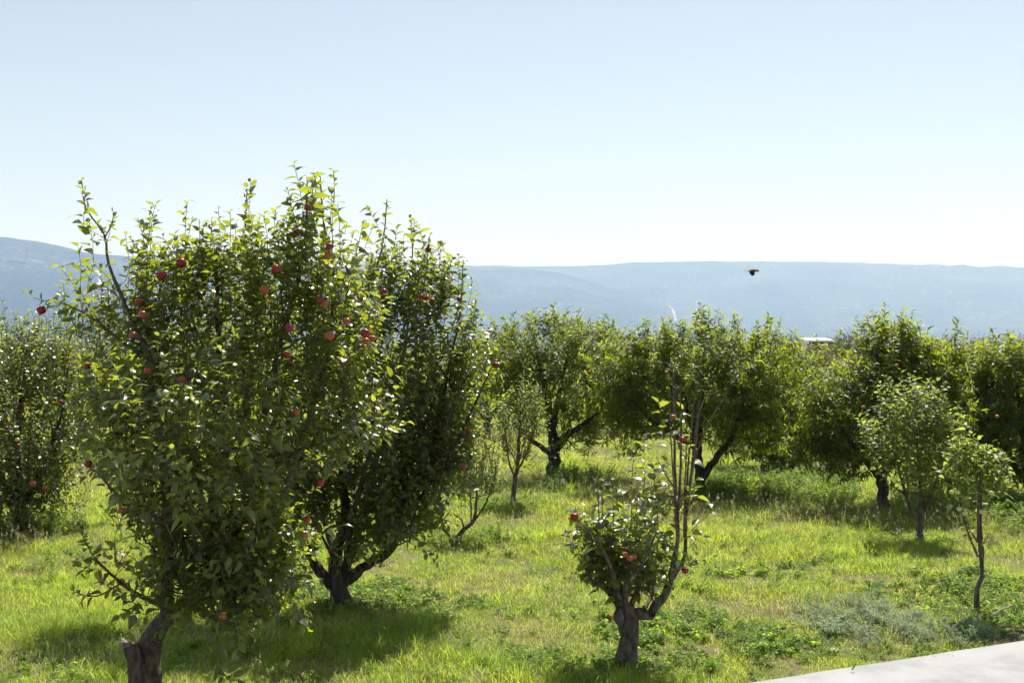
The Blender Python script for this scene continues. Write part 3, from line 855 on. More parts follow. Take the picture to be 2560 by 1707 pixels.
# sawn stub on the left of the front trunk, with its pale cut face
b = Buf(); c = smooth_poly([(*P(352, 1790, 7.95), .085), (*P(346, 1700, 7.92), .07), (*P(338, 1650, 7.9), .055), (*P(326, 1612, 7.9), .052)], 0.04)
tube(b, c[:, :3], c[:, 3], 10, 0.08); o0 = front.location
b.build('stub', M['bark'], front, origin=tuple(o0))
b = Buf(); cc = P(326, 1611, 7.9); ang = np.arange(10) * 0.628
b.add([cc + np.array([0.066 * math.cos(a) - 0.01, 0.05 * math.sin(a), 0.012 - 0.02 * math.cos(a) + 0.014 * math.sin(3 * a)]) for a in ang] + [cc + np.array([0.05 * math.cos(a), 0.042 * math.sin(a), -0.02]) for a in ang],
      [[tuple(range(10))], [(i, i + 10, (i + 1) % 10 + 10, (i + 1) % 10) for i in range(10)]])
b.build('cut_face', M['cut_wood'], front, origin=tuple(o0), smooth=False)

# drooping sprig with long dark leaves under the crown
b = Buf(); c = smooth_poly([P(541, 1555, 7.85), P(548, 1640, 7.82), P(557, 1682, 7.8), P(592, 1699, 7.8)], .04); tube(b, c, np.linspace(.004, .0018, len(c)), 5); b.build('twig', M['twig'], front, origin=tuple(o0))
fb_ = Buf(); fb_.add(leaf_template(0.26, 0.5, 0.35, 0.2, 6, seed=8, rag=0.1)[0], [leaf_template(0.26, 0.5, 0.35, 0.2, 6, seed=8)[1]], 0.1); hang = fb_.mesh('leaf', M['apple_leaf'])
for (ax_, ay_, bx_, by_) in [(543, 1598, 534, 1668), (549, 1652, 538, 1698), (565, 1682, 592, 1664), (578, 1694, 615, 1670), (560, 1686, 543, 1716), (547, 1600, 562, 1642), (590, 1699, 626, 1716), (545, 1575, 520, 1610), (553, 1665, 580, 1652)]:
    pa, pb_ = P(ax_, ay_, 7.81), P(bx_, by_, 7.76); d_ = pb_ - pa; L_ = np.linalg.norm(d_)
    _, R_, _ = leaf_frames(pa[None], norm(d_)[None], np.array([[0.35, -0.8, 0.5]]), None)
    o = bpy.data.objects.new('leaf', hang); COL.objects.link(o); o.parent = front
    mt = np.eye(4); mt[:3, :3] = R_[0] * L_ * 1.1; mt[:3, 3] = pa - np.array(o0); o.matrix_basis = Matrix(mt.tolist())

# ---- second apple tree, vase shaped
tree('apple_tree', 'wide vase shaped apple tree with many dark limbs rising from a short trunk', 'apple tree', None, (855, 1520), 11.1,
    [[(855, 1545, 0, .12), (853, 1490, 0, .10), (850, 1455, 0, .085), (838, 1390, 0, .06), (862, 1310, -.1, .05), (858, 1200, -.2, .04), (850, 1020, -.2, .03), (880, 820, -.1, .018), (950, 640, 0, .009), (968, 500, 0, .004)],
     [(845, 1470, 0, .06), (800, 1430, 0, .05), (770, 1380, 0, .046), (752, 1320, 0, .04), (735, 1220, 0, .034), (700, 1040, 0, .024), (690, 880, .1, .014), (700, 740, .1, .007)],
     [(862, 1455, 0, .055), (920, 1410, .1, .048), (975, 1375, .1, .042), (1000, 1310, .1, .036), (1030, 1220, .1, .03), (1090, 1080, .1, .022), (1120, 930, .1, .014), (1150, 780, 0, .007), (1158, 650, 0, .004)],
     [(858, 1440, 0, .045), (890, 1350, .3, .04), (915, 1250, .4, .034), (960, 1080, .5, .026), (1010, 880, .5, .016), (1030, 700, .4, .008), (1028, 545, .3, .004)],
     [(850, 1440, 0, .04), (830, 1360, .4, .036), (800, 1250, .6, .03), (780, 1050, .7, .02), (790, 850, .6, .01)],
     [(1000, 1320, .1, .02), (1060, 1230, -.3, .016), (1130, 1130, -.4, .012), (1200, 980, -.4, .008), (1238, 900, -.3, .004)],
     [(960, 1385, .1, .018), (1010, 1330, -.3, .014), (1040, 1290, -.5, .008)],
     [(862, 1420, 0, .03), (880, 1300, -.5, .026), (920, 1150, -.7, .02), (980, 960, -.7, .012), (1050, 760, -.5, .006), (1075, 590, -.3, .004)],
     [(850, 1430, 0, .014), (800, 1330, -.3, .010), (775, 1290, -.4, .005)]],
    [(1000, 770, 120, 120), (1080, 880, 110, 150), (990, 1020, 170, 150), (860, 1000, 150, 150), (1100, 1090, 90, 110), (1010, 1210, 110, 70), (860, 800, 140, 120), (700, 1000, 130, 200), (790, 1200, 130, 90, .8), (1170, 930, 60, 80), (1080, 720, 60, 60, .8), (700, 780, 120, 100, .8), (1110, 1180, 60, 60), (900, 1290, 110, 60, .8), (960, 1330, 70, 30, .4), (700, 1180, 110, 110, .8), (1040, 1300, 60, 40, .8), (760, 1420, 60, 50, .3), (880, 1400, 80, 50, .25), (1000, 1150, 150, 120), (920, 1240, 130, 80), (1050, 1210, 90, 90), (1120, 1060, 100, 110), (560, 920, 130, 130, .8), (430, 960, 90, 100, .7), (1000, 1290, 90, 60, 1.6, -.4), (760, 1230, 90, 90, 1.3, -.4), (920, 1330, 90, 60, 1, -.3)],
    1150, depth=1.0, tips=[(970, 490, -.03, .7), (978, 560, .02, .5), (1025, 537, 0, .6), (1010, 590, 0, .5), (1078, 560, .0, .6), (1095, 600, .03, .5), (1155, 635, .04, .5), (1178, 685, .06, .4), (1125, 640, .02, .5), (1205, 765, .1, .4), (1050, 620, 0, .4), (1250, 860, .1, .25), (930, 620, 0, .5), (1225, 905, .1, .3)],
    leaf_len=(0.060, 0.098), leaf_step=0.027, single=300, seed=33, bark='bark_dark', sides=9)

# ---- small pruned apple tree in the middle
tree('apple_tree', 'small hard pruned apple tree on a thick rough trunk with bare upright shoots', 'apple tree', None, (1568, 1668), 9.05,
    [[(1566, 1690, 0, .082), (1567, 1640, 0, .078), (1569, 1590, 0, .076), (1572, 1550, 0, .082), (1566, 1525, 0, .072), (1545, 1500, 0, .045), (1530, 1480, 0, .035), (1505, 1460, -.05, .026), (1475, 1440, -.1, .018), (1462, 1420, -.1, .008)],
     [(1580, 1535, 0, .05), (1600, 1530, 0, .048), (1624, 1535, -.02, .045), (1640, 1515, -.02, .038), (1658, 1490, 0, .034), (1672, 1455, 0, .032), (1682, 1420, 0, .026), (1694, 1350, 0, .0155), (1693, 1274, 0, .012), (1687, 1177, 0, .011), (1686, 1050, 0, .008), (1680, 905, 0, .0035)],
     [(1674, 1455, 0, .022), (1695, 1425, .05, .02), (1712, 1390, .1, .017), (1714, 1330, .1, .012), (1716, 1250, .1, .010), (1721, 1158, .1, .008), (1732, 1030, .1, .006), (1750, 920, .1, .003)],
     [(1570, 1530, 0, .03), (1590, 1490, .1, .024), (1600, 1440, .15, .018), (1595, 1370, .2, .012), (1590, 1280, .2, .006)],
     [(1560, 1525, 0, .028), (1545, 1470, -.2, .02), (1520, 1400, -.3, .014), (1480, 1330, -.3, .008), (1440, 1300, -.25, .004)],
     [(1565, 1525, 0, .022), (1570, 1460, -.3, .016), (1610, 1400, -.35, .010), (1640, 1330, -.3, .005)],
     [(1605, 1532, 0, .02), (1632, 1480, .25, .014), (1640, 1400, .3, .010), (1645, 1320, .3, .006), (1640, 1240, .3, .003)]],
    [(1560, 1370, 100, 60), (1500, 1410, 60, 60), (1610, 1420, 70, 70), (1565, 1470, 85, 45), (1540, 1420, 100, 70), (1705, 1200, 40, 120, .15), (1460, 1330, 45, 35), (1700, 1320, 30, 40, .5), (1690, 1440, 20, 50, .4), (1640, 1300, 70, 40, .4), (1540, 1430, 70, 50)],
    125, depth=0.45, tips=[(1400, 1297, -.12, .25, -.2), (1530, 1225, 0, .3), (1500, 1190, 0, .45), (1578, 1130, 0, .6), (1598, 1150, 0, .5), (1640, 1160, 0, .5), (1560, 1230, 0, .3), (1665, 1130, -.03, .35), (1720, 1180, .03, .35), (1745, 1290, .05, .2), (1700, 1020, .02, .3), (1755, 1330, .1, .15), (1620, 1190, 0, .4), (1435, 1270, 0, .12), (1655, 1060, -.04, .18), (1650, 1010, -.03, .12), (1735, 1120, .03, .15), (1660, 1200, -.05, .2), (1750, 1220, .06, .15), (1610, 1090, 0, .3), (1540, 1180, 0, .35), (1465, 1230, 0, .2)],
    bare=[[(1692, 1300, 0, .012), (1700, 1200, -.05, .010), (1703, 1080, -.05, .008), (1700, 960, -.05, .004)],
          [(1716, 1260, .1, .011), (1735, 1150, .0, .009), (1745, 1050, 0, .007), (1760, 1000, 0, .005), (1795, 960, 0, .003)],
          [(1717, 1280, .1, .011), (1728, 1180, .15, .009), (1738, 1080, .15, .007), (1755, 960, .15, .003)],
          [(1690, 1320, -.05, .009), (1684, 1200, -.08, .007), (1676, 1080, -.08, .005), (1672, 960, -.08, .003)], [(1710, 1340, .05, .009), (1712, 1220, .1, .007), (1716, 1100, .1, .005), (1712, 1010, .1, .003)], [(1735, 1150, 0, .006), (1770, 1060, 0, .005), (1812, 990, 0, .003)], [(1686, 1220, 0, .007), (1660, 1180, 0, .005), (1640, 1140, 0, .003)],
          [(1686, 1050, 0, .006), (1690, 980, 0, .004), (1686, 930, 0, .002)],
          [(1640, 1330, .3, .006), (1632, 1250, .3, .004), (1636, 1190, .3, .002)], [(1590, 1300, .2, .006), (1606, 1250, .2, .004), (1613, 1190, .2, .002)],
          [(1500, 1340, -.3, .006), (1495, 1250, -.3, .004), (1493, 1160, -.3, .0025)], [(1560, 1330, .2, .005), (1550, 1290, .2, .004), (1540, 1235, .2, .002)]],
    leaf_len=(0.070, 0.110), leaf_step=0.032, limb_leafy=False, single=260, seed=5, shoot_len=(0.12, 0.25), sides=12)

# knot and sawn branch end on the pruned tree
pruned = [o for o in COL.objects if o.name.startswith('apple_tree') and not o.parent][-1]; po = tuple(pruned.location)
b = Buf(); q0, q1 = P(1625, 1533, 9.05), P(1630, 1531, 8.97); tube(b, [q0, q1], [.036, .030], 10, .05, cap=False); b.build('knot', M['bark'], pruned, origin=po)
b = Buf(); tube(b, [q1 + [0, .006, 0], q1 + [0, .004, 0]], [.029, .029], 10, .04); b.build('cut_face', M['dark_wood'], pruned, origin=po, smooth=False)
b = Buf(); c = smooth_poly([(*P(1556, 1560, 9.02), .03), (*P(1550, 1550, 8.98), .042), (*P(1547, 1535, 8.97), .040), (*P(1552, 1522, 9.0), .03)], .012); tube(b, c[:, :3], c[:, 3], 9, .08); b.build('knot', M['bark'], pruned, origin=po)

# ---- leftmost apple tree
tree('apple_tree', 'round dense apple tree cut by the left picture edge', 'apple tree', None, (50, 1322), 15.7,
    [[(50, 1345, 0, .11), (52, 1300, 0, .09), (50, 1240, 0, .07), (40, 1100, 0, .045), (60, 950, 0, .02), (70, 850, 0, .006)],
     [(50, 1270, 0, .05), (100, 1180, -.2, .04), (150, 1050, -.3, .02), (170, 920, -.3, .008)],
     [(50, 1260, 0, .05), (-20, 1150, .2, .04), (-60, 1000, .2, .02), (-70, 880, .2, .008)]],
    [(50, 940, 160, 110), (40, 1150, 160, 120), (60, 1060, 190, 160), (100, 880, 130, 70), (40, 1260, 170, 50), (150, 980, 80, 110), (-90, 1020, 130, 200), (110, 1180, 80, 70), (60, 1250, 110, 40), (180, 1080, 50, 60), (50, 1080, 180, 200, 1, -.6)],
    1250, depth=1.3, tips=[(15, 745, 0, .5), (0, 765, -.1, .4), (75, 800, 0, .4), (110, 815, 0, .4), (150, 830, .1, .4), (200, 860, .1, .3)], leaf_len=(0.055, 0.085), leaf_step=0.033, seed=61, bark='bark_dark', single=60)
tree('apple_tree', 'second apple tree seen through the gap between the front tree and the left edge', 'apple tree', None, (215, 1150), 25.0,
    [[(215, 1165, 0, .09), (216, 1100, 0, .07), (200, 1000, 0, .04), (210, 880, 0, .01)], [(216, 1100, 0, .05), (280, 1000, 0, .03), (300, 900, 0, .008)]],
    [(220, 940, 110, 80), (260, 1000, 100, 60), (150, 980, 70, 70), (330, 930, 90, 70)], 300, depth=1.3, leaf_len=(0.06, 0.09), leaf_step=0.045, seed=62, bark='bark_dark', sides=5, mat='apple_leaf_pale')

# ---- young and small trees
tree('apple_tree', 'tiny low apple bush with two crooked bare stems and thin yellow leaves', 'apple tree', None, (1145, 1346), 14.9,
    [[(1147, 1352, 0, .03), (1148, 1338, 0, .028), (1160, 1322, 0, .026), (1183, 1303, 0, .024), (1190, 1265, 0, .018), (1192, 1230, 0, .012), (1180, 1200, 0, .006)],
     [(1148, 1340, 0, .024), (1125, 1338, 0, .024), (1108, 1318, 0, .02), (1102, 1290, 0, .016), (1098, 1265, 0, .012), (1105, 1210, 0, .006)],
     [(1104, 1302, 0, .01), (1118, 1290, 0, .008), (1125, 1275, 0, .005)],
     [(1183, 1303, 0, .016), (1205, 1275, 0, .014), (1220, 1245, 0, .010), (1235, 1200, 0, .006), (1240, 1150, 0, .003)],
     [(1160, 1322, 0, .012), (1155, 1300, -.1, .010), (1135, 1285, -.1, .006)],
     [(1178, 1306, 0, .012), (1178, 1270, .1, .009), (1175, 1220, .1, .005)]],
    [(1190, 1180, 60, 60), (1225, 1200, 35, 50), (1150, 1190, 50, 50), (1210, 1120, 40, 40), (1180, 1230, 60, 30)], 170, depth=0.5, tips=[(1215, 1080, 0, .3), (1180, 1100, 0, .3), (1250, 1130, .05, .3)],
    leaf_len=(0.035, 0.06), leaf_step=0.035, seed=71, mat='apple_leaf_pale', sides=6, shoot_len=(.12, .28))
tree('apple_tree', 'slim young apple tree on a thin straight stem left of the first peach tree', 'apple tree', 'young apple trees', (1283, 1263), 17.9,
    [[(1283, 1270, 0, .045), (1284, 1230, 0, .038), (1289, 1190, 0, .034), (1296, 1140, 0, .026), (1300, 1050, 0, .016), (1305, 960, 0, .006)],
     [(1288, 1195, 0, .02), (1272, 1150, .05, .014), (1262, 1060, .1, .007)], [(1292, 1180, 0, .02), (1325, 1110, 0, .014), (1350, 1000, 0, .006)]],
    [(1300, 1060, 55, 90), (1290, 1140, 45, 45), (1335, 1050, 30, 60), (1260, 1080, 25, 60)], 170, depth=0.5,
    tips=[(1318, 905, 0, .6), (1300, 930, -.02, .5), (1338, 950, .04, .5), (1360, 1000, .05, .4), (1375, 1040, .1, .3), (1265, 980, -.04, .4), (1350, 955, .03, .4), (1385, 1095, .1, .3)], leaf_len=(0.045, 0.07), leaf_step=0.036, seed=72, mat='apple_leaf_pale', up=1.8, sides=6, shoot_len=(.15, .35))
tree('apple_tree', 'pale leafed young apple tree forking low in front of the right peach trees', 'apple tree', 'young apple trees', (2297, 1352), 14.8,
    [[(2297, 1360, 0, .05), (2299, 1320, 0, .042), (2302, 1290, 0, .036), (2300, 1200, 0, .022), (2290, 1080, 0, .014), (2285, 960, 0, .005)],
     [(2300, 1305, 0, .026), (2275, 1270, 0, .02), (2262, 1230, 0, .017), (2235, 1130, 0, .010), (2220, 1040, 0, .005)],
     [(2303, 1295, 0, .026), (2325, 1245, 0, .02), (2345, 1180, 0, .014), (2365, 1060, 0, .006)],
     [(2262, 1235, 0, .012), (2215, 1200, -.2, .009), (2170, 1140, -.2, .004)]],
    [(2280, 1130, 100, 110), (2290, 1040, 90, 70), (2210, 1110, 60, 60), (2350, 1100, 50, 80), (2300, 1210, 60, 40)], 230, depth=0.8,
    tips=[(2290, 930, 0, .5), (2300, 950, .03, .4), (2192, 945, -.02, .5), (2360, 1000, .03, .4), (2376, 1010, .05, .4), (2240, 985, 0, .4), (2330, 960, 0, .5), (2195, 1010, -.04, .3), (2170, 1030, 0, .3), (2345, 990, 0, .3), (2265, 960, 0, .4)],
    leaf_len=(0.070, 0.100), leaf_step=0.032, seed=73, mat='apple_leaf_pale', up=1.8, sides=6, shoot_len=(.15, .35), single=60, young=0.45)
tree('apple_tree', 'thin crooked apple tree carrying pale green apples near the pavement', 'apple tree', None, (2445, 1531), 10.9,
    [[(2444, 1540, 0, .027), (2441, 1500, 0, .024), (2443, 1470, 0, .022), (2454, 1445, 0, .020), (2452, 1400, 0, .016), (2446, 1330, 0, .014), (2447, 1250, 0, .011), (2450, 1170, 0, .008), (2445, 1100, 0, .004)],
     [(2454, 1440, .05, .016), (2456, 1380, .05, .014), (2452, 1300, .05, .012), (2455, 1200, .05, .008), (2470, 1120, .05, .004)],
     [(2444, 1390, 0, .012), (2425, 1345, 0, .010), (2408, 1295, 0, .008), (2395, 1230, 0, .006), (2375, 1170, 0, .003)],
     [(2444, 1355, 0, .010), (2422, 1320, .05, .008), (2408, 1285, .1, .005)],
     [(2458, 1355, 0, .008), (2468, 1340, 0, .006), (2480, 1345, 0, .004)]],
    [(2440, 1220, 80, 40), (2400, 1190, 50, 50), (2470, 1190, 45, 50), (2440, 1265, 60, 20, .6), (2420, 1150, 50, 40), (2500, 1225, 30, 20, .5)], 62, depth=0.45,
    tips=[(2445, 1080, 0, .35), (2400, 1100, 0, .3), (2480, 1120, .03, .3), (2380, 1130, -.04, .2), (2510, 1160, .05, .3)],
    extra=[[(2480, 1345, -.1), (2495, 1368, -.15), (2505, 1385, -.15)], [(2458, 1310, 0), (2465, 1325, 0), (2463, 1345, 0)]],
    leaf_len=(0.07, 0.10), leaf_step=0.036, seed=74, mat='apple_leaf_pale', up=1.8, sides=7, shoot_len=(.12, .26), single=60)

# ---- the peach row
PR = 'peach trees in the row across the orchard'
def peach(label, base, D, limbs, blobs, n, tips, seed, depth=1.3, step=0.0165, ll=(0.095, 0.135)):
    blobs = [(q[0], q[1] + (22 if q[1] < 950 else 0), *q[2:]) for q in blobs]
    tree('peach_tree', label, 'peach tree', PR, base, D, limbs, blobs, n, depth=depth, tips=tips, leaf='peach', leaf_len=ll, mat='peach_leaf', leaf_step=step,
         shoot_len=(0.22, 0.45), seed=seed, bark='bark_dark', droop=-0.05, sides=7, twig_r=0.0026, young=0.3)
peach('round topped peach tree on a straight dark trunk, tallest crown left of centre', (1382, 1196), 21.7,
      [[(1380, 1210, 0, .14), (1383, 1170, 0, .12), (1385, 1120, 0, .12), (1378, 1070, 0, .09), (1365, 980, 0, .06), (1340, 880, 0, .02)],
       [(1388, 1125, 0, .09), (1415, 1090, 0, .075), (1460, 1060, -.3, .05), (1500, 1020, -.4, .03), (1510, 930, -.4, .012)],
       [(1380, 1080, 0, .07), (1395, 1000, .4, .05), (1420, 880, .4, .02)], [(1386, 1135, 0, .06), (1350, 1115, 0, .05), (1290, 1060, 0, .03), (1260, 960, 0, .012)]],
      [(1390, 860, 110, 75), (1285, 890, 85, 75), (1470, 870, 75, 70), (1400, 970, 150, 80), (1490, 1020, 90, 55), (1280, 990, 80, 70), (1340, 1060, 70, 40, .7), (1450, 1085, 70, 40, 1.5), (1530, 940, 70, 70), (1510, 1110, 45, 30, .7), (1560, 1010, 60, 70), (1220, 900, 50, 70), (1380, 860, 170, 80), (1540, 900, 70, 90), (1390, 990, 190, 80), (1540, 1040, 70, 80)], 700,
      [(1360, 762, 0, .4), (1385, 755, 0, .4), (1415, 765, 0, .4), (1450, 765, .05, .4), (1515, 775, .1, .4), (1540, 785, .1, .35), (1330, 780, 0, .3), (1260, 795, -.05, .3), (1225, 800, -.1, .3), (1500, 790, .05, .3), (1290, 785, 0, .3), (1580, 830, .1, .3)], 81)
peach('peach tree with a dark forked trunk behind the bare apple shoots', (1753, 1236), 19.4,
      [[(1755, 1250, 0, .10), (1752, 1210, 0, .085), (1746, 1150, 0, .08), (1735, 1080, 0, .06), (1700, 980, 0, .04), (1650, 870, 0, .015)],
       [(1752, 1200, 0, .07), (1775, 1165, 0, .06), (1800, 1130, 0, .055), (1835, 1080, -.1, .04), (1860, 980, -.2, .02), (1850, 880, -.2, .01)],
       [(1745, 1140, 0, .06), (1755, 1000, .5, .04), (1760, 850, .4, .012)], [(1740, 1120, 0, .045), (1640, 1060, -.3, .03), (1580, 1000, -.4, .014)]],
      [(1640, 890, 75, 70), (1755, 870, 90, 85), (1590, 970, 75, 65), (1700, 990, 130, 80), (1840, 900, 85, 75), (1860, 1010, 80, 80, 1.2), (1580, 1050, 60, 45), (1790, 1060, 80, 45), (1660, 1080, 90, 35), (1600, 1120, 45, 25, .6), (1540, 980, 60, 90), (1760, 920, 220, 100), (1880, 1080, 60, 60), (1560, 930, 80, 90), (1920, 900, 80, 80), (1740, 1000, 220, 90)], 800,
      [(1755, 762, 0, .5), (1775, 775, .03, .45), (1735, 770, -.02, .4), (1612, 785, -.05, .4), (1660, 785, 0, .4), (1700, 800, 0, .3), (1680, 795, 0, .3), (1590, 820, -.1, .3), (1835, 778, .02, .4), (1850, 785, .04, .35), (1920, 782, .05, .4), (1935, 790, .08, .35), (1890, 800, 0, .3), (1800, 800, 0, .3)], 82)
peach('broad low hanging peach tree behind the gap in the middle of the row', (1985, 1175), 23.0,
      [[(1985, 1190, 0, .12), (1985, 1120, 0, .10), (1980, 1050, 0, .07), (1960, 930, 0, .03)], [(1985, 1110, 0, .07), (2050, 1050, 0, .05), (2080, 960, 0, .02)], [(1984, 1110, 0, .07), (1920, 1060, 0, .05), (1880, 980, 0, .02)]],
      [(1950, 910, 90, 50), (2000, 1000, 120, 80), (1900, 1050, 90, 75), (2040, 1080, 90, 65), (1940, 1130, 80, 35), (2060, 970, 50, 50), (1860, 1110, 80, 50), (1900, 960, 120, 80), (2000, 1140, 110, 40), (1960, 1000, 180, 120)], 760,
      [(1990, 830, 0, .3), (2040, 840, 0, .3), (1960, 835, 0, .3), (2100, 820, .05, .4), (2060, 860, 0, .3), (2112, 850, .05, .4)], 83)
peach('tallest pointed peach tree right of the pink hut, its trunk in deep shade', (2207, 1272), 17.6,
      [[(2208, 1285, 0, .10), (2208, 1240, 0, .085), (2200, 1180, 0, .08), (2190, 1080, 0, .05), (2200, 950, 0, .03), (2205, 840, 0, .012)],
       [(2205, 1200, 0, .06), (2140, 1120, -.2, .04), (2090, 1040, -.2, .015)], [(2205, 1190, 0, .06), (2270, 1080, .2, .04), (2290, 920, .2, .014)]],
      [(2205, 880, 60, 80), (2270, 870, 60, 55), (2190, 1000, 110, 80), (2100, 1080, 80, 60), (2250, 1080, 100, 80), (2310, 920, 60, 60), (2120, 1160, 60, 35), (2050, 1130, 60, 50), (2180, 1150, 80, 40), (2230, 940, 130, 90), (2330, 1000, 80, 100), (2080, 1000, 70, 60), (2190, 1060, 190, 110)], 800,
      [(2205, 757, 0, .5), (2190, 770, -.02, .45), (2215, 770, .03, .45), (2250, 770, .03, .45), (2265, 785, .05, .4), (2150, 798, -.16, .35), (2300, 795, .05, .35), (2390, 798, .02, .5), (2385, 830, 0, .4), (2330, 830, .05, .35), (2315, 815, .03, .3)], 84)
peach('peach tree standing between the tallest pointed one and the right picture edge', (2368, 1236), 19.3,
      [[(2368, 1250, 0, .11), (2366, 1200, 0, .09), (2370, 1100, 0, .06), (2390, 940, 0, .02)], [(2367, 1180, 0, .06), (2430, 1080, 0, .04), (2450, 950, 0, .015)]],
      [(2390, 940, 70, 60), (2400, 1050, 100, 90), (2340, 1110, 70, 70), (2450, 1000, 60, 80), (2430, 1140, 70, 45), (2370, 1170, 90, 40), (2400, 920, 110, 70), (2400, 1040, 130, 130)], 620,
      [(2430, 860, 0, .3), (2350, 860, 0, .3), (2400, 850, 0, .3), (2460, 850, 0, .3)], 85)
peach('dense peach tree cut by the right picture edge', (2575, 1262), 18.2,
      [[(2575, 1275, 0, .11), (2573, 1220, 0, .09), (2560, 1100, 0, .06), (2540, 950, 0, .02)], [(2573, 1200, 0, .06), (2490, 1120, -.2, .04), (2470, 980, -.2, .015)], [(2573, 1200, 0, .06), (2640, 1100, 0, .04), (2650, 950, 0, .015)]],
      [(2510, 910, 60, 60), (2560, 1000, 120, 90), (2500, 1090, 90, 80), (2640, 960, 100, 90), (2570, 1160, 100, 50), (2450, 1150, 60, 50), (2660, 1080, 90, 90)], 560,
      [(2530, 822, 0, .45), (2515, 835, -.02, .4), (2495, 835, -.05, .4), (2460, 838, -.05, .35), (2550, 850, .05, .35), (2590, 840, 0, .4)], 86)
BR = 'trees of the row behind the peach trees'
for i, (bx, D, w, top, lab) in enumerate([(1215, 31, 120, 880, 'dim back row tree behind the slim young apple tree'), (1470, 33, 130, 880, 'back row tree behind the round topped peach tree, its thin trunk lit from behind'),
        (1640, 32, 110, 890, 'back row tree between the first two peach trees'), (1870, 34, 140, 880, 'back row tree behind the forked peach tree'), (2100, 33, 100, 925, 'back row tree just below the pale roof gap'),
        (2330, 31, 130, 890, 'back row tree behind the pale young apple tree'), (2520, 33, 130, 885, 'back row tree near the right picture edge'), (1000, 30, 130, 880, 'back row tree hidden behind the vase shaped tree'), (700, 31, 150, 890, 'back row tree behind the large front tree'), (480, 31, 120, 900, 'back row tree left behind the large front tree')]):
    by = CY + F * CAM_H / D
    tree('peach_tree', lab, 'tree', BR, (bx, by), D,
         [[(bx, by + 10, 0, .12), (bx + 3, by - 40, 0, .09), (bx - 4, top + 80, 0, .05), (bx, top + 20, 0, .02)], [(bx + 2, by - 35, 0, .06), (bx + w * .5, top + 90, 0, .03), (bx + w * .6, top + 40, 0, .01)], [(bx + 2, by - 30, 0, .06), (bx - w * .5, top + 90, 0, .03), (bx - w * .6, top + 40, 0, .01)]],
         [(bx, top + 60, w, 45), (bx - w * .3, top + 45, w * .6, 40), (bx + w * .35, top + 50, w * .6, 40), (bx, top + 110, w * .9, 40)], 170, depth=1.8, leaf='peach', leaf_len=(0.13, 0.19), mat='peach_leaf', leaf_step=0.045,
         shoot_len=(0.3, 0.5), seed=90 + i, bark='bark_dark', droop=0.7, sides=5, twig_r=0.003)

# ---- shrubs far left and far trees in the valley
def shrub(name, label, group, px, py_top, py_bot, wpx, D, n, mat, seed, cat='shrub', leaf_len=(0.05, 0.08)):
    sc = D / 25.0
    zb = CY + F * CAM_H / D
    h = zb - py_top
    tree(name, label, cat, group, (px, zb), D,
         [[(px, zb + 5, 0, .05 * sc), (px, zb - h * .3, 0, .04 * sc), (px + wpx * .1, py_top + h * .35, 0, .02 * sc), (px + wpx * .15, py_top + h * .12, 0, .008 * sc)],
          [(px, zb - h * .15, 0, .04 * sc), (px - wpx * .4, zb - h * .55, 0, .02 * sc), (px - wpx * .5, py_top + h * .25, 0, .008 * sc)],
          [(px, zb - h * .15, 0, .04 * sc), (px + wpx * .45, zb - h * .5, 0, .02 * sc), (px + wpx * .5, py_top + h * .3, 0, .008 * sc)]],
         [(px, py_top + h * .35, wpx * .8, h * .28), (px - wpx * .4, py_top + h * .5, wpx * .6, h * .3), (px + wpx * .4, py_top + h * .5, wpx * .6, h * .3), (px, py_top + h * .68, wpx * .9, h * .22)],
         n, depth=wpx * D / F, leaf='small', leaf_len=leaf_len, mat=mat, leaf_step=0.05 * sc, shoot_len=(0.25 * sc, 0.5 * sc), seed=seed, bark='bark_dark', sides=5, twig_r=0.002 * sc)
FS = 'feathery shrubs beyond the leftmost tree'
shrub('shrub', 'feathery yellow green shrub right above the leftmost tree', FS, 120, 800, 0, 90, 34, 300, 'shrub_leaf', 101)
shrub('shrub', 'feathery shrub between the leftmost tree and the front tree', FS, 230, 810, 0, 90, 36, 300, 'shrub_leaf', 102)
shrub('shrub', 'low yellow green shrub at the left picture edge', FS, 10, 830, 0, 90, 35, 260, 'shrub_leaf', 103)
shrub('shrub', 'grey green airy tree standing out against the hills behind the front tree', None, 262, 705, 0, 75, 42, 420, 'grey_leaf', 104, 'tree', (0.05, 0.09))
FT = 'far trees on the valley floor'
for i, (px, top, w, D, lab) in enumerate([(2140, 846, 34, 150, 'far round grey green tree right of the pink hut'), (2200, 862, 30, 170, 'far low grey tree right of the round one'),
        (2545, 862, 34, 160, 'far grey green tree at the right picture edge'), (2105, 866, 26, 165, 'far dim tree touching the pink hut'), (2470, 868, 40, 190, 'far tree behind the right end of the peach row'),
        (2320, 866, 40, 190, 'far tree behind the tallest peach crown'), (1960, 862, 30, 180, 'far tree left of the pink hut'), (60, 862, 50, 200, 'far tree beyond the shrubs at left')]):
    shrub('valley_tree', lab, FT, px, top, 0, w, D, 130, 'grey_leaf', 110 + i, 'tree', (0.30, 0.5))

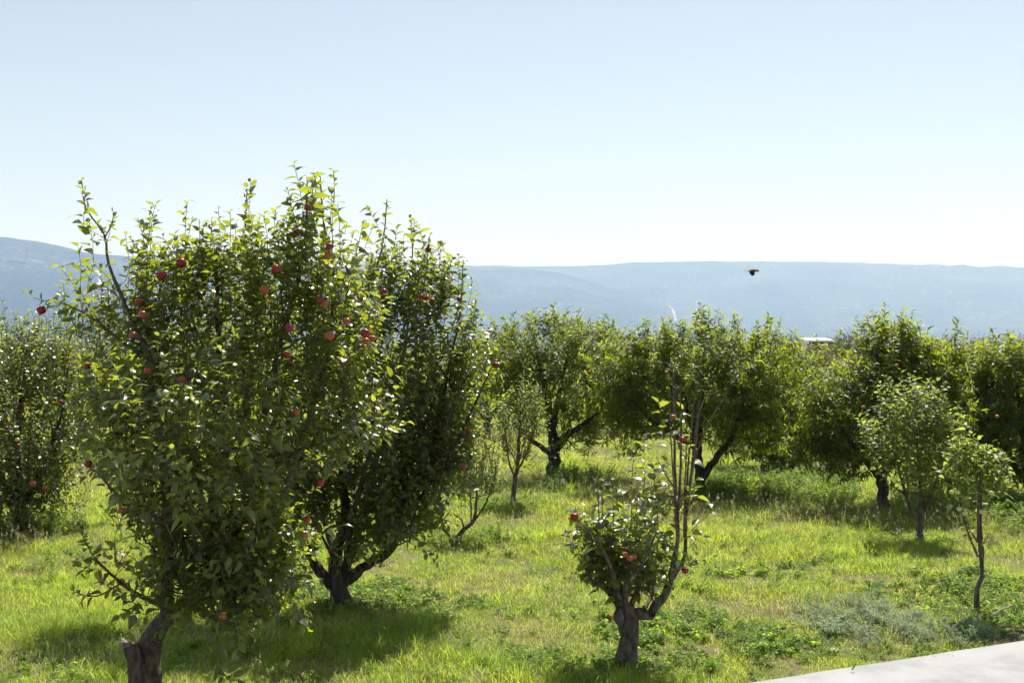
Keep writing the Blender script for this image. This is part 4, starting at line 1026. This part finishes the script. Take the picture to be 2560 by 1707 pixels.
# ------------------------------------------------------------------ pink hut, white car and pavement
def box(b, x0, x1, y0, y1, z0, z1, tint=0.5):
    v = [(x, y, z) for x in (x0, x1) for y in (y0, y1) for z in (z0, z1)]
    b.add(v, [[(0, 1, 3, 2), (4, 6, 7, 5), (0, 4, 5, 1), (2, 3, 7, 6), (0, 2, 6, 4), (1, 5, 7, 3)]], tint)
M['pink'] = plain_mat('pink_plaster', [(0.35, (0.36, 0.20, 0.19)), (0.65, (0.46, 0.28, 0.26))], 1.2, 0.9)
M['grey_pl'] = plain_mat('grey_plaster', [(0.35, (0.28, 0.25, 0.27)), (0.65, (0.36, 0.33, 0.34))], 1.2, 0.9)
M['sheet'] = plain_mat('pale_roof_sheet', [(0.35, (0.62, 0.60, 0.57)), (0.65, (0.78, 0.76, 0.73))], 1.5, 0.45)
M['rust'] = plain_mat('dark_red_fascia', [(0.35, (0.16, 0.05, 0.045)), (0.65, (0.24, 0.08, 0.07))], 3, 0.8)
M['glass'] = plain_mat('dark_glass', [(0.3, (0.02, 0.025, 0.03)), (0.7, (0.03, 0.035, 0.04))], 2, 0.1, spec=0.6)
M['car'] = plain_mat('white_car_paint', [(0.3, (0.70, 0.70, 0.70)), (0.7, (0.76, 0.76, 0.75))], 2, 0.25, spec=0.6)
M['tyre'] = plain_mat('tyre_rubber', [(0.3, (0.02, 0.02, 0.02)), (0.7, (0.03, 0.03, 0.03))], 5, 0.9)
M['steel'] = plain_mat('wheel_metal', [(0.3, (0.35, 0.35, 0.36)), (0.7, (0.45, 0.45, 0.46))], 5, 0.35, metallic=0.8)
hut = bpy.data.objects.new('hut', None); COL.objects.link(hut)
tag(hut, 'small pink hut with a pale corrugated roof beyond the peach row', 'hut')
D = 118.0; hx = D * (2052 - CX) / F; hut.location = (hx, D, 0); hut.scale = (1, 1, 0.95)
b = Buf(); box(b, -1.25, 1.25, 0, 3.4, 0, 2.45); b.build('wall', M['pink'], hut, smooth=False)
b = Buf(); box(b, -0.55, 0.15, -0.03, -0.003, 0.05, 2.0); b.build('door', M['rust'], hut, smooth=False)
b = Buf(); box(b, 0.2, 0.8, -0.03, -0.003, 0.0, 2.2); b.build('pillar', M['pink'], hut, smooth=False)
f = Buf(); box(f, -1.2, -0.65, -0.06, -0.003, 1.0, 1.9); w = f.build('window', M['sheet'], hut, smooth=False)
b = Buf(); box(b, -1.14, -0.71, -0.075, -0.063, 1.07, 1.83); b.build('pane', M['glass'], w, smooth=False)
b = Buf(); box(b, -1.35, 1.35, -0.25, -0.21, 2.46, 2.72); b.build('fascia', M['rust'], hut, smooth=False)
b = Buf(); xs = np.linspace(-1.45, 1.45, 41); v = []
for y, z in ((-0.4, 2.80), (3.7, 3.12)):
    for zz in (0.0, 0.03):
        for i, x in enumerate(xs): v.append((x, y, z + zz + 0.035 * math.sin(i * math.pi / 2)))
n = len(xs); v = np.array(v); i = np.arange(n - 1)
b.add(v, [np.stack([i + n, i + 1 + n, i + 1 + 3 * n, i + 3 * n], -1), np.stack([i, i + 2 * n, i + 1 + 2 * n, i + 1], -1), np.stack([i, i + 1, i + 1 + n, i + n], -1)])
b.build('roof', M['sheet'], hut, smooth=False)

car = bpy.data.objects.new('parked_car', None); COL.objects.link(car)
tag(car, 'white car whose rounded roof shows through the gap in the peach row', 'car')
D = 52.0; car.location = (D * (2176 - CX) / F, D, 0)
def prism(b, prof, y0, y1, ins=0.0):
    """side profile (x,z) extruded over y"""
    k = len(prof); c = np.mean(np.array(prof), 0)
    v = [(c[0] + (x - c[0]) * (1 - ins), y0, z) for x, z in prof] + [(x, y0 + 0.12, z) for x, z in prof] + [(x, y1 - 0.12, z) for x, z in prof] + [(c[0] + (x - c[0]) * (1 - ins), y1, z) for x, z in prof]
    fs = [(r * k + i, r * k + (i + 1) % k, (r + 1) * k + (i + 1) % k, (r + 1) * k + i) for r in range(3) for i in range(k)]
    b.add(v, [fs, [tuple(range(k))[::-1]], [tuple(range(3 * k, 4 * k))]])
b = Buf(); prism(b, [(-2.1, .35), (-2.15, .6), (-2.1, .95), (-1.75, 1.12), (-1.2, 1.18), (1.0, 1.20), (1.9, 1.05), (2.2, .85), (2.22, .4), (2.1, .3), (-2.0, .3)], -.88, .88, .03); b.build('body', M['car'], car)
b = Buf(); prism(b, [(-1.55, 1.17), (-1.25, 1.60), (-0.95, 1.80), (-.6, 1.87), (.1, 1.88), (.55, 1.83), (.9, 1.62), (1.25, 1.19)], -.74, .74, .04); b.build('roof', M['car'], car)
for x0, x1, x2, x3 in ((-1.2, -.95, -.35, -.35), (-.27, -.27, .45, .82)):
    for y in (-.752, .752):
        s = -1 if y < 0 else 1
        b = Buf(); v = [(x0, y, 1.24), (x3, y, 1.24), (x2, y, 1.68), (x1, y, 1.68)]
        b.add(v + [(p[0], p[1] - s * .04, p[2]) for p in v], [[(0, 1, 2, 3), (4, 7, 6, 5), (0, 4, 5, 1), (1, 5, 6, 2), (2, 6, 7, 3), (3, 7, 4, 0)]]); b.build('side_window', M['glass'], car, smooth=False)
for x in (-1.35, 1.4):
    for y in (-.8, .8):
        b = Buf(); tube(b, [(x, y - .1, .33), (x, y + .1, .33)], [.33, .33], 20); w = b.build('wheel', M['tyre'], car, smooth=False)
        b = Buf(); yy = y + (.104 if y > 0 else -.104); tube(b, [(x, y, .33), (x, yy, .33)], [.19, .19], 14); b.build('rim', M['steel'], w, smooth=False)
for y in (-.6, .6):
    b = Buf(); box(b, 2.19, 2.235, y - .16, y + .16, .68, .84); b.build('headlight', M['steel'], car, smooth=False)

# pale concrete pavement at the lower right
ZT = 0.075
def T(px, py):
    D = F * (CAM_H - ZT) / (py - CY); return P(px, py, D)
e0, e1 = T(1850, 1707), T(2560, 1598)
ed = norm((e1 - e0)[:2]); en = np.array([ed[1], -ed[0]])          # towards the camera side
M['concrete'] = plain_mat('pale_concrete', [(0.30, (0.23, 0.24, 0.252)), (0.5, (0.31, 0.322, 0.34)), (0.72, (0.36, 0.372, 0.39))], 2.2, 0.85, 0.002, 60, detail=9)
b = Buf()
root = bpy.data.objects.new('pavement', None); COL.objects.link(root); tag(root, 'pale concrete pavement crossing the lower right corner', kind='structure')
edges = [-14.0, -9.6, -5.2, -0.9, 5.4, 9.8, 14.2]
for k in range(len(edges) - 1):
    s0, s1 = edges[k] + 0.006, edges[k + 1] - 0.006
    b = Buf(); n = 24; ss = np.linspace(s0, s1, n); v = []
    prof = [(0.0, -0.05), (0.0, ZT - 0.015), (0.006, ZT - 0.004), (0.02, ZT), (3.6, ZT), (3.6, -0.05)]
    for s in ss:
        w = 0.004 * math.sin(s * 5.1) + 0.003 * math.sin(s * 13.7 + 1)
        for i, (d, z) in enumerate(prof):
            q = e0[:2] + ed * s + en * (d + (w if i < 4 else 0)); v.append((q[0], q[1], z))
    m_ = len(prof); i = np.arange(n - 1)[:, None] * m_ + np.arange(m_ - 1)[None]
    b.add(v, [np.stack([i, i + 1, i + 1 + m_, i + m_], -1).reshape(-1, 4), [tuple(range(m_))[::-1]], [tuple(range((n - 1) * m_, n * m_))]])
    b.build('slab', M['concrete'], root, smooth=False)

# ------------------------------------------------------------------ grass and ground plants
SRC = []
def blade(b, base, d, h, w, lean, mat_t=0.5, segs=3):
    side = norm(np.array([-d[1], d[0], 0])); v = []
    for k in range(segs + 1):
        t = k / segs; c = base + np.array([d[0], d[1], 0]) * lean * h * t * t + np.array([0, 0, h * (t - 0.25 * lean * t * t)])
        ww = w * (1 - t ** 1.6) * 0.5 + 0.0003
        v += [c - side * ww, c + side * ww]
    b.add(v, [[(2 * k, 2 * k + 1, 2 * k + 3, 2 * k + 2) for k in range(segs)]], mat_t)

def src(b, mat):
    me = b.mesh('tuft', mat); o = bpy.data.objects.new('tuft', me); return o

def tuft(n, rad, h, w, rng, mat, lean=(0.1, 0.9)):
    b = Buf()
    for _ in range(n):
        a = rng.uniform(0, 6.283); r = rad * math.sqrt(rng.random()); dd = rng.uniform(0, 6.283)
        hh = rng.uniform(*h)
        blade(b, np.array([r * math.cos(a), r * math.sin(a), -0.01]), np.array([math.cos(dd), math.sin(dd)]), hh, rng.uniform(*w), rng.uniform(*lean))
    return src(b, mat)

def seed_tuft(rng, n=4, h=(0.22, 0.42), rad=0.06, head=0.07):
    b = Buf()
    for _ in range(n):
        a = rng.uniform(0, 6.28); p0 = np.array([rad * math.cos(a), rad * math.sin(a), 0]); H = rng.uniform(*h); d = rng.standard_normal(2) * 0.18
        pts = np.array([p0 + np.array([d[0] * t * t * H * 2, d[1] * t * t * H * 2, H * t]) for t in np.linspace(0, 1, 5)])
        tube(b, pts, np.linspace(0.0011, 0.0006, 5), 3, cap=False)
        top = pts[-1]
        for _ in range(12):
            q = top - np.array([0, 0, rng.uniform(0, head)]); dr = norm(rng.standard_normal(3) + [0, 0, 1.0]) * rng.uniform(0.010, 0.028); s = norm(np.cross(dr, rng.standard_normal(3))) * 0.0032
            b.add([q, q + dr * 0.5 + s, q + dr, q + dr * 0.5 - s], [[(0, 1, 2, 3)]])
    return src(b, M['dry_grass'])

def weed(rng, n_leaf, rad, h, ll, lw, mat, stems=5):
    b = Buf(); tp = leaf_template(lw, 0.25, 0.4, 0, 4, seed=3, across=1); P0, A0, N0, S0 = [], [], [], []
    for s in range(stems):
        a = rng.uniform(0, 6.28); tip = np.array([math.cos(a) * rad * rng.uniform(.3, 1), math.sin(a) * rad * rng.uniform(.3, 1), rng.uniform(h * 0.4, h)])
        pts = np.array([tip * np.array([t, t, t ** 0.7]) for t in np.linspace(0, 1, 5)]); tube(b, pts, np.linspace(0.002, 0.001, 5), 3, cap=False)
        for k in range(n_leaf):
            t = rng.uniform(0.2, 1.0); p = tip * np.array([t, t, t ** 0.7]); an = rng.uniform(0, 6.28)
            P0.append(p); A0.append([math.cos(an), math.sin(an), rng.uniform(-.1, .6)]); N0.append(norm(np.array([0, 0, 1.0]) + rng.standard_normal(3) * .3)); S0.append(rng.uniform(*ll))
    P0, A0, N0, S0 = map(np.array, (P0, A0, N0, S0)); _, R, _ = leaf_frames(P0, A0, N0, S0)
    add_leaves(b, P0, R, S0, np.full(len(P0), .5), np.zeros(len(P0), int), [tp])
    return src(b, mat)

g_ = np.random.default_rng(5)
K = {}
K['short'] = [tuft(30, 0.11, (0.025, 0.065), (0.002, 0.004), g_, M['grass'], (0.3, 1.5)) for _ in range(5)]
K['mid'] = [tuft(26, 0.10, (0.04, 0.11), (0.002, 0.0042), g_, M['grass'], (0.3, 1.5)) for _ in range(5)]
K['tall'] = [tuft(20, 0.10, (0.08, 0.18), (0.002, 0.0042), g_, M['grass'], (0.2, 1.3)) for _ in range(4)]
K['dry'] = [tuft(14, 0.11, (0.03, 0.13), (0.002, 0.0045), g_, M['dry_grass'], (0.2, 1.3)) for _ in range(3)]
K['seed'] = [seed_tuft(g_) for _ in range(4)]
K['weed'] = [weed(g_, 9, 0.13, 0.12, (0.025, 0.05), 0.55, M['weed'], 6) for _ in range(4)]
K['bushw'] = [weed(g_, 16, 0.18, 0.36, (0.03, 0.065), 0.35, M['weed'], 8) for _ in range(4)]
K['greyw'] = [weed(g_, 26, 0.16, 0.16, (0.012, 0.028), 0.35, M['grey_weed'], 10) for _ in range(3)]

def scatter(name, label, cat, pts, scl, idx, sources, origin_kind='stuff'):
    col = bpy.data.collections.new(name + '_kinds')
    for i, o in enumerate(sources):
        o.name = '%s_kind_%02d' % (name, i); col.objects.link(o)
    me = bpy.data.meshes.new(name); n = len(pts)
    me.vertices.add(n); me.vertices.foreach_set('co', np.asarray(pts, np.float32).ravel())
    rng = np.random.default_rng(n)
    rot = np.stack([rng.normal(0, .18, n), rng.normal(0, .18, n), rng.uniform(0, 6.283, n)], -1)
    a = me.attributes.new('rot', 'FLOAT_VECTOR', 'POINT'); a.data.foreach_set('vector', rot.astype(np.float32).ravel())
    a = me.attributes.new('scl', 'FLOAT_VECTOR', 'POINT'); a.data.foreach_set('vector', np.asarray(scl, np.float32).ravel())
    a = me.attributes.new('kind_index', 'INT', 'POINT'); a.data.foreach_set('value', np.asarray(idx, np.int32))
    o = bpy.data.objects.new(name, me); COL.objects.link(o)
    ng = bpy.data.node_groups.new(name, 'GeometryNodeTree')
    ng.interface.new_socket('Geometry', in_out='INPUT', socket_type='NodeSocketGeometry'); ng.interface.new_socket('Geometry', in_out='OUTPUT', socket_type='NodeSocketGeometry')
    N = ng.nodes; L = ng.links
    gi = N.new('NodeGroupInput'); go = N.new('NodeGroupOutput'); iop = N.new('GeometryNodeInstanceOnPoints'); ci = N.new('GeometryNodeCollectionInfo')
    ci.inputs['Collection'].default_value = col; ci.inputs['Separate Children'].default_value = True; ci.inputs['Reset Children'].default_value = True
    iop.inputs['Pick Instance'].default_value = True
    def attr(nm, dt):
        q = N.new('GeometryNodeInputNamedAttribute'); q.data_type = dt; q.inputs['Name'].default_value = nm; return q.outputs[0]
    L.new(gi.outputs[0], iop.inputs['Points']); L.new(ci.outputs[0], iop.inputs['Instance'])
    L.new(attr('kind_index', 'INT'), iop.inputs['Instance Index'])
    L.new(attr('rot', 'FLOAT_VECTOR'), iop.inputs['Rotation']); L.new(attr('scl', 'FLOAT_VECTOR'), iop.inputs['Scale'])
    L.new(iop.outputs[0], go.inputs[0])
    md = o.modifiers.new('scatter', 'NODES'); md.node_group = ng
    tag(o, label, cat, kind='stuff')
    return o

def on_slab(x, y, m=0.0):
    rel = np.stack([x - e0[0], y - e0[1]], -1) @ en
    return rel > -m

def region(n_per, y0, y1, rng, margin=1.5):
    """random ground points in the wedge the picture shows, with a margin at the sides"""
    A = 0.5 * (y1 ** 2 - y0 ** 2) * 0.9 + 2 * margin * (y1 - y0); n = int(A * n_per)
    y = np.sqrt(rng.uniform(y0 ** 2, y1 ** 2, n)); x = rng.uniform(-1, 1, n) * (0.45 * y + margin)
    k = ~on_slab(x, y, 0.02); return x[k], y[k]

rg = np.random.default_rng(99)
def pxy(x, y):
    return CX + F * x / y, CY + F * CAM_H / y
def patch_mask(x, y, patches):
    """patches: ground ellipses given by picture position (px, py, rx_px, ry_px)"""
    u, v = pxy(x, y); m = np.zeros(len(x))
    for (a, b_, ra, rb) in patches:
        m = np.maximum(m, np.clip(1.4 - np.sqrt(((u - a) / ra) ** 2 + ((v - b_) / rb) ** 2), 0, 1))
    return m
WP = [(1700, 1600, 180, 60), (1560, 1680, 250, 30), (2400, 1480, 200, 40), (900, 1500, 250, 40), (1150, 1350, 150, 20), (1900, 1620, 150, 40), (2500, 1520, 120, 40), (1400, 1680, 200, 40), (1280, 1270, 100, 15)]
BARE = [(786, 1530, 22, 10), (916, 1524, 34, 12), (734, 1572, 20, 10), (690, 1568, 16, 8), (1524, 1562, 18, 9), (2550, 1590, 90, 35), (1950, 1665, 90, 16), (1760, 1640, 40, 12), (1480, 1600, 40, 14), (2390, 1510, 35, 10), (2500, 1490, 30, 8), (2040, 1625, 45, 12), (1820, 1590, 30, 8), (1880, 1432, 40, 6), (2300, 1600, 120, 10), (860, 1560, 120, 14), (2240, 1625, 150, 8)]
SHORT = [(2300, 1600, 500, 50), (1560, 1640, 250, 60), (1900, 1560, 250, 60), (1300, 1600, 200, 60)]
TALLP = [(2000, 1300, 500, 60), (150, 1400, 300, 70), (1500, 1260, 300, 50), (2480, 1350, 150, 40)]
xs, ys, ss, kk = [], [], [], []
src_all = K['short'] + K['mid'] + K['tall'] + K['dry']
o_s, o_m, o_t, o_d = 0, 5, 10, 14
for y0, y1, dens, sc0 in ((6.5, 11, 420, 1.0), (11, 16, 270, 1.15), (16, 26, 110, 1.4), (26, 45, 42, 2.0), (45, 80, 7, 3.2)):
    x, y = region(dens, y0, y1, rg)
    bare = np.maximum(patch_mask(x, y, BARE), 0.6 * patch_mask(x, y, WP) * (fbm(x * 1.1, y * 1.1, 31, 3) > -0.05)); bare = np.maximum(bare, np.clip((fbm(x * 0.6 + 7, y * 0.6, 41, 4) - 0.30) * 4, 0, 0.8)); keep = rg.random(len(x)) > bare * 0.95; x, y = x[keep], y[keep]
    hn = fbm(x * 0.8 + 50, y * 0.8 + 50, 2, 4) * 1.3 + 0.5
    tl = patch_mask(x, y, TALLP); sh = patch_mask(x, y, SHORT)
    f = np.clip(hn + 0.35 * tl - 0.4 * sh, 0, 1)
    r = rg.random(len(x)); k = np.where(r < 0.10 + 0.6 * np.clip(fbm(x * 0.5 + 3, y * 0.9 + 1, 51, 4) + 0.05, 0, 1), o_d + rg.integers(0, 3, len(x)), np.where(r < 0.07 + 0.70 * f, o_m + rg.integers(0, 5, len(x)), o_s + rg.integers(0, 5, len(x))))
    tallp = np.clip((hn - 0.55) * 0.9 + 0.45 * tl - 0.4 * sh, 0, 0.5); k = np.where(rg.random(len(x)) < tallp, o_t + rg.integers(0, 4, len(x)), k)
    s = sc0 * rg.uniform(0.7, 1.25, len(x)) * (0.8 + 0.3 * f) * np.clip(1 + 0.65 * fbm(x * 2.6, y * 2.6, 71, 3), 0.55, 1.5)
    s3 = np.stack([s, s, s / (sc0 ** 0.65)], -1)
    xs.append(x); ys.append(y); ss.append(s3); kk.append(k)
x = np.concatenate(xs); y = np.concatenate(ys)
scatter('grass', 'sunlit yellow green grass covering the orchard floor', 'grass', np.stack([x, y, gz(x, y)], -1), np.concatenate(ss), np.concatenate(kk), src_all)
x, y = region(24, 7, 30, rg); hn = fbm(x * 0.5 + 9, y * 0.5 + 3, 12, 3) + 0.5; tl = patch_mask(x, y, TALLP + [(800, 1600, 350, 40)]); sh = patch_mask(x, y, SHORT)
k = rg.random(len(x)) < np.clip(hn * 0.4 + 0.8 * tl - sh - 0.1, 0.04, 0.9); x, y = x[k], y[k]; s = rg.uniform(0.6, 1.1, len(x))
scatter('seed_grass', 'thin straw coloured seed stalks standing above the grass', 'grass', np.stack([x, y, gz(x, y)], -1), np.stack([s] * 3, -1), rg.integers(0, 4, len(x)), K['seed'])
# low broad leaved weeds
xs, ys = [], []
x, y = region(110, 7, 20, rg); m = patch_mask(x, y, WP); hn = fbm(x * 0.7, y * 0.7, 21, 3); k = rg.random(len(x)) < np.clip(m * 0.8 + np.clip(hn, 0, 1) * 0.5, 0.02, 1)
x, y = x[k], y[k]; s = rg.uniform(0.6, 1.1, len(x))
scatter('broadleaf_weeds', 'low broad leaved green weeds spread in patches through the grass', 'weeds', np.stack([x, y, gz(x, y)], -1), np.stack([s] * 3, -1), rg.integers(0, 4, len(x)), K['weed'])
BW = [(1990, 1235, 130, 28), (1820, 1235, 80, 22), (2090, 1250, 60, 22), (1450, 1215, 90, 18), (2500, 1290, 120, 35), (1750, 1560, 60, 18), (1900, 1600, 60, 25), (2330, 1270, 80, 20), (1400, 1225, 60, 12), (90, 1330, 120, 14), (2560, 1300, 60, 40)]
x, y = region(60, 7, 26, rg); m = patch_mask(x, y, BW); k = rg.random(len(x)) < m * 0.75 + 0.004; x, y = x[k], y[k]; s = rg.uniform(0.6, 1.15, len(x)) * np.where(y < 12, 0.6, 1.0)
scatter('tall_weeds', 'knee high dark green leafy weeds under and before the peach trees', 'weeds', np.stack([x, y, gz(x, y)], -1), np.stack([s] * 3, -1), rg.integers(0, 4, len(x)), K['bushw'])
GW = [(2120, 1560, 110, 38), (2380, 1590, 90, 22), (2290, 1570, 60, 20)]
x, y = region(150, 7, 14, rg); m = patch_mask(x, y, GW); k = rg.random(len(x)) < m * 0.8; x, y = x[k], y[k]; s = rg.uniform(0.6, 1.1, len(x))
scatter('grey_weeds', 'soft grey green feathery weeds near the pavement edge', 'weeds', np.stack([x, y, gz(x, y)], -1), np.stack([s] * 3, -1), rg.integers(0, 3, len(x)), K['greyw'])

# ------------------------------------------------------------------ small things
def stone(px, py, r, label, seed, top=False):
    rng = np.random.default_rng(seed); v, f = apple_profile(0.7, 7, 10, 0)
    v = v * np.array([1.2, .9, .6]) * r * (1 + 0.22 * fbm(v[:, 0] * 2 + 5, v[:, 1] * 2 + v[:, 2] * 2 + 5, seed, 2))[:, None]
    c = G(px, py); b = Buf(); b.add(v + c + [0, 0, r * .25], [f]); o = b.build('stone', M['stone'], smooth=False, origin=tuple(c)); tag(o, label, 'stone')
M['stone'] = plain_mat('pale_stone', [(0.3, (0.34, 0.29, 0.26)), (0.7, (0.52, 0.47, 0.43))], 12, 0.9)
stone(2080, 1628, 0.05, 'pale lumpy stone in the grass between the pavement and the grey weeds', 3)
b = Buf(); p0, p1 = G(2482, 1550) + [0, 0, .05], G(2530, 1531) + [0, 0, .07]
c = smooth_poly([p0, (p0 + p1) / 2 + [0, 0, .012], p1], 0.03); tube(b, c, np.full(len(c), 0.011), 8); o = b.build('stick', M['cut_wood'], origin=tuple(p0)); tag(o, 'pale grey stick lying on the ground right of the thin crooked tree', 'stick')
# dry leaf on the pavement
lp = T(2125, 1679); b = Buf(); tv, tf = APPLE_T[4]; b.add(tv * 0.05 * np.array([1, 1, -1.0]) + lp + [0, 0, 0.018], [tf], .5)
M['deadleaf'] = plain_mat('dead_leaf', [(0.3, (0.07, 0.045, 0.03)), (0.7, (0.16, 0.11, 0.08))], 40, 0.8)
o = b.build('dead_leaf', M['deadleaf'], origin=tuple(lp)); tag(o, 'single curled brown leaf lying on the pale pavement', 'leaf')

# ---- the bird in flight
M['bird_tan'] = plain_mat('tan_feathers', [(0.35, (0.42, 0.22, 0.09)), (0.65, (0.60, 0.38, 0.18))], 60, 0.8)
M['bird_dark'] = plain_mat('dark_feathers', [(0.35, (0.025, 0.022, 0.02)), (0.65, (0.06, 0.05, 0.045))], 60, 0.7)
D = 16.7; s = D / F
bird = bpy.data.objects.new('bird', None); COL.objects.link(bird); bc = P(1882, 677, D); bird.location = bc; bird.scale = (1.2, 1.2, 1.2)
tag(bird, 'small tan and dark bird flying right above the peach trees with its wings down', 'bird')
b = Buf(); c = smooth_poly([(-.060, 0, -.006, .004), (-.045, 0, -.003, .010), (-.015, 0, .003, .020), (.015, 0, .006, .021), (.034, 0, .006, .014), (.046, 0, .006, .0125), (.056, 0, .004, .012), (.066, 0, .001, .008), (.071, 0, -.001, .003)], 0.005)
tube(b, c[:, :3], c[:, 3] * 0.92, 12); body = b.build('body', M['bird_tan'], bird)
b = Buf(); c = smooth_poly([(.040, 0, .003, .0125), (.050, 0, .003, .0135), (.060, 0, .001, .012), (.069, 0, -.001, .006), (.073, 0, -.002, .002)], .003); tube(b, c[:, :3], c[:, 3], 12); hd = b.build('head', M['bird_dark'], bird)
b = Buf(); tube(b, [(.068, 0, -.001), (.078, 0, -.003), (.086, 0, -.006)], [.004, .0025, .0005], 6); b.build('beak', M['bird_dark'], hd)
for sg in (-1, 1):
    b = Buf(); v, f = apple_profile(1, 5, 8, 0); b.add(v * .002 + np.array([.060, sg * .0105, .005]), [f]); b.build('eye', M['glass'], hd)
b = Buf(); 
for q in range(5):
    a = (q - 2) * 0.07; L = .062 - .006 * abs(q - 2); d = np.array([-math.cos(a), math.sin(a), -.02]); w = np.array([0, .004, 0]); p = np.array([-.052, 0, -.005 + .0006 * q])
    b.add([p - w, p + w, p + d * L + w * .5, p + d * L - w * .5, p - w + [0, 0, -.0008], p + w + [0, 0, -.0008], p + d * L + w * .5 + [0, 0, -.0008], p + d * L - w * .5 + [0, 0, -.0008]], [[(0, 1, 2, 3), (7, 6, 5, 4), (0, 4, 5, 1), (1, 5, 6, 2), (2, 6, 7, 3), (3, 7, 4, 0)]])
b.build('tail', M['bird_dark'], bird, smooth=False)
for sg in (-1, 1):
    b = Buf(); root_p = np.array([.018, sg * .014, .004])
    v, f = apple_profile(1, 6, 8, 0); b.add(v * np.array([.016, .006, .012]) + root_p + np.array([-.004, sg * .004, -.010]), [f])
    for q in range(9):
        t = q / 8; st = root_p + np.array([-.030 * t, sg * (.004 + .010 * (1 - t)), -.006 - .014 * (1 - t)])
        d = norm(np.array([-.35 - .5 * t, sg * (.35 - .1 * t), -.95 + .3 * t])); L = .058 - .022 * t
        w = norm(np.cross(d, [0, sg * 1.0, .3])) * .0058; th = np.array([0, sg * .0008, 0])
        p = [st - w * .6, st + w * .6, st + d * L * .75 + w, st + d * L, st + d * L * .75 - w]
        b.add(p + [z + th for z in p], [[(0, 1, 2, 3, 4), (9, 8, 7, 6, 5)], [(0, 5, 6, 1), (1, 6, 7, 2), (2, 7, 8, 3), (3, 8, 9, 4), (4, 9, 5, 0)]])
    b.build('wing', M['bird_dark'], bird, smooth=False)
print('tris', sum(len(m.loop_triangles) or sum(len(p.vertices) - 2 for p in m.polygons) for m in [] ), 'objects', len(bpy.data.objects))
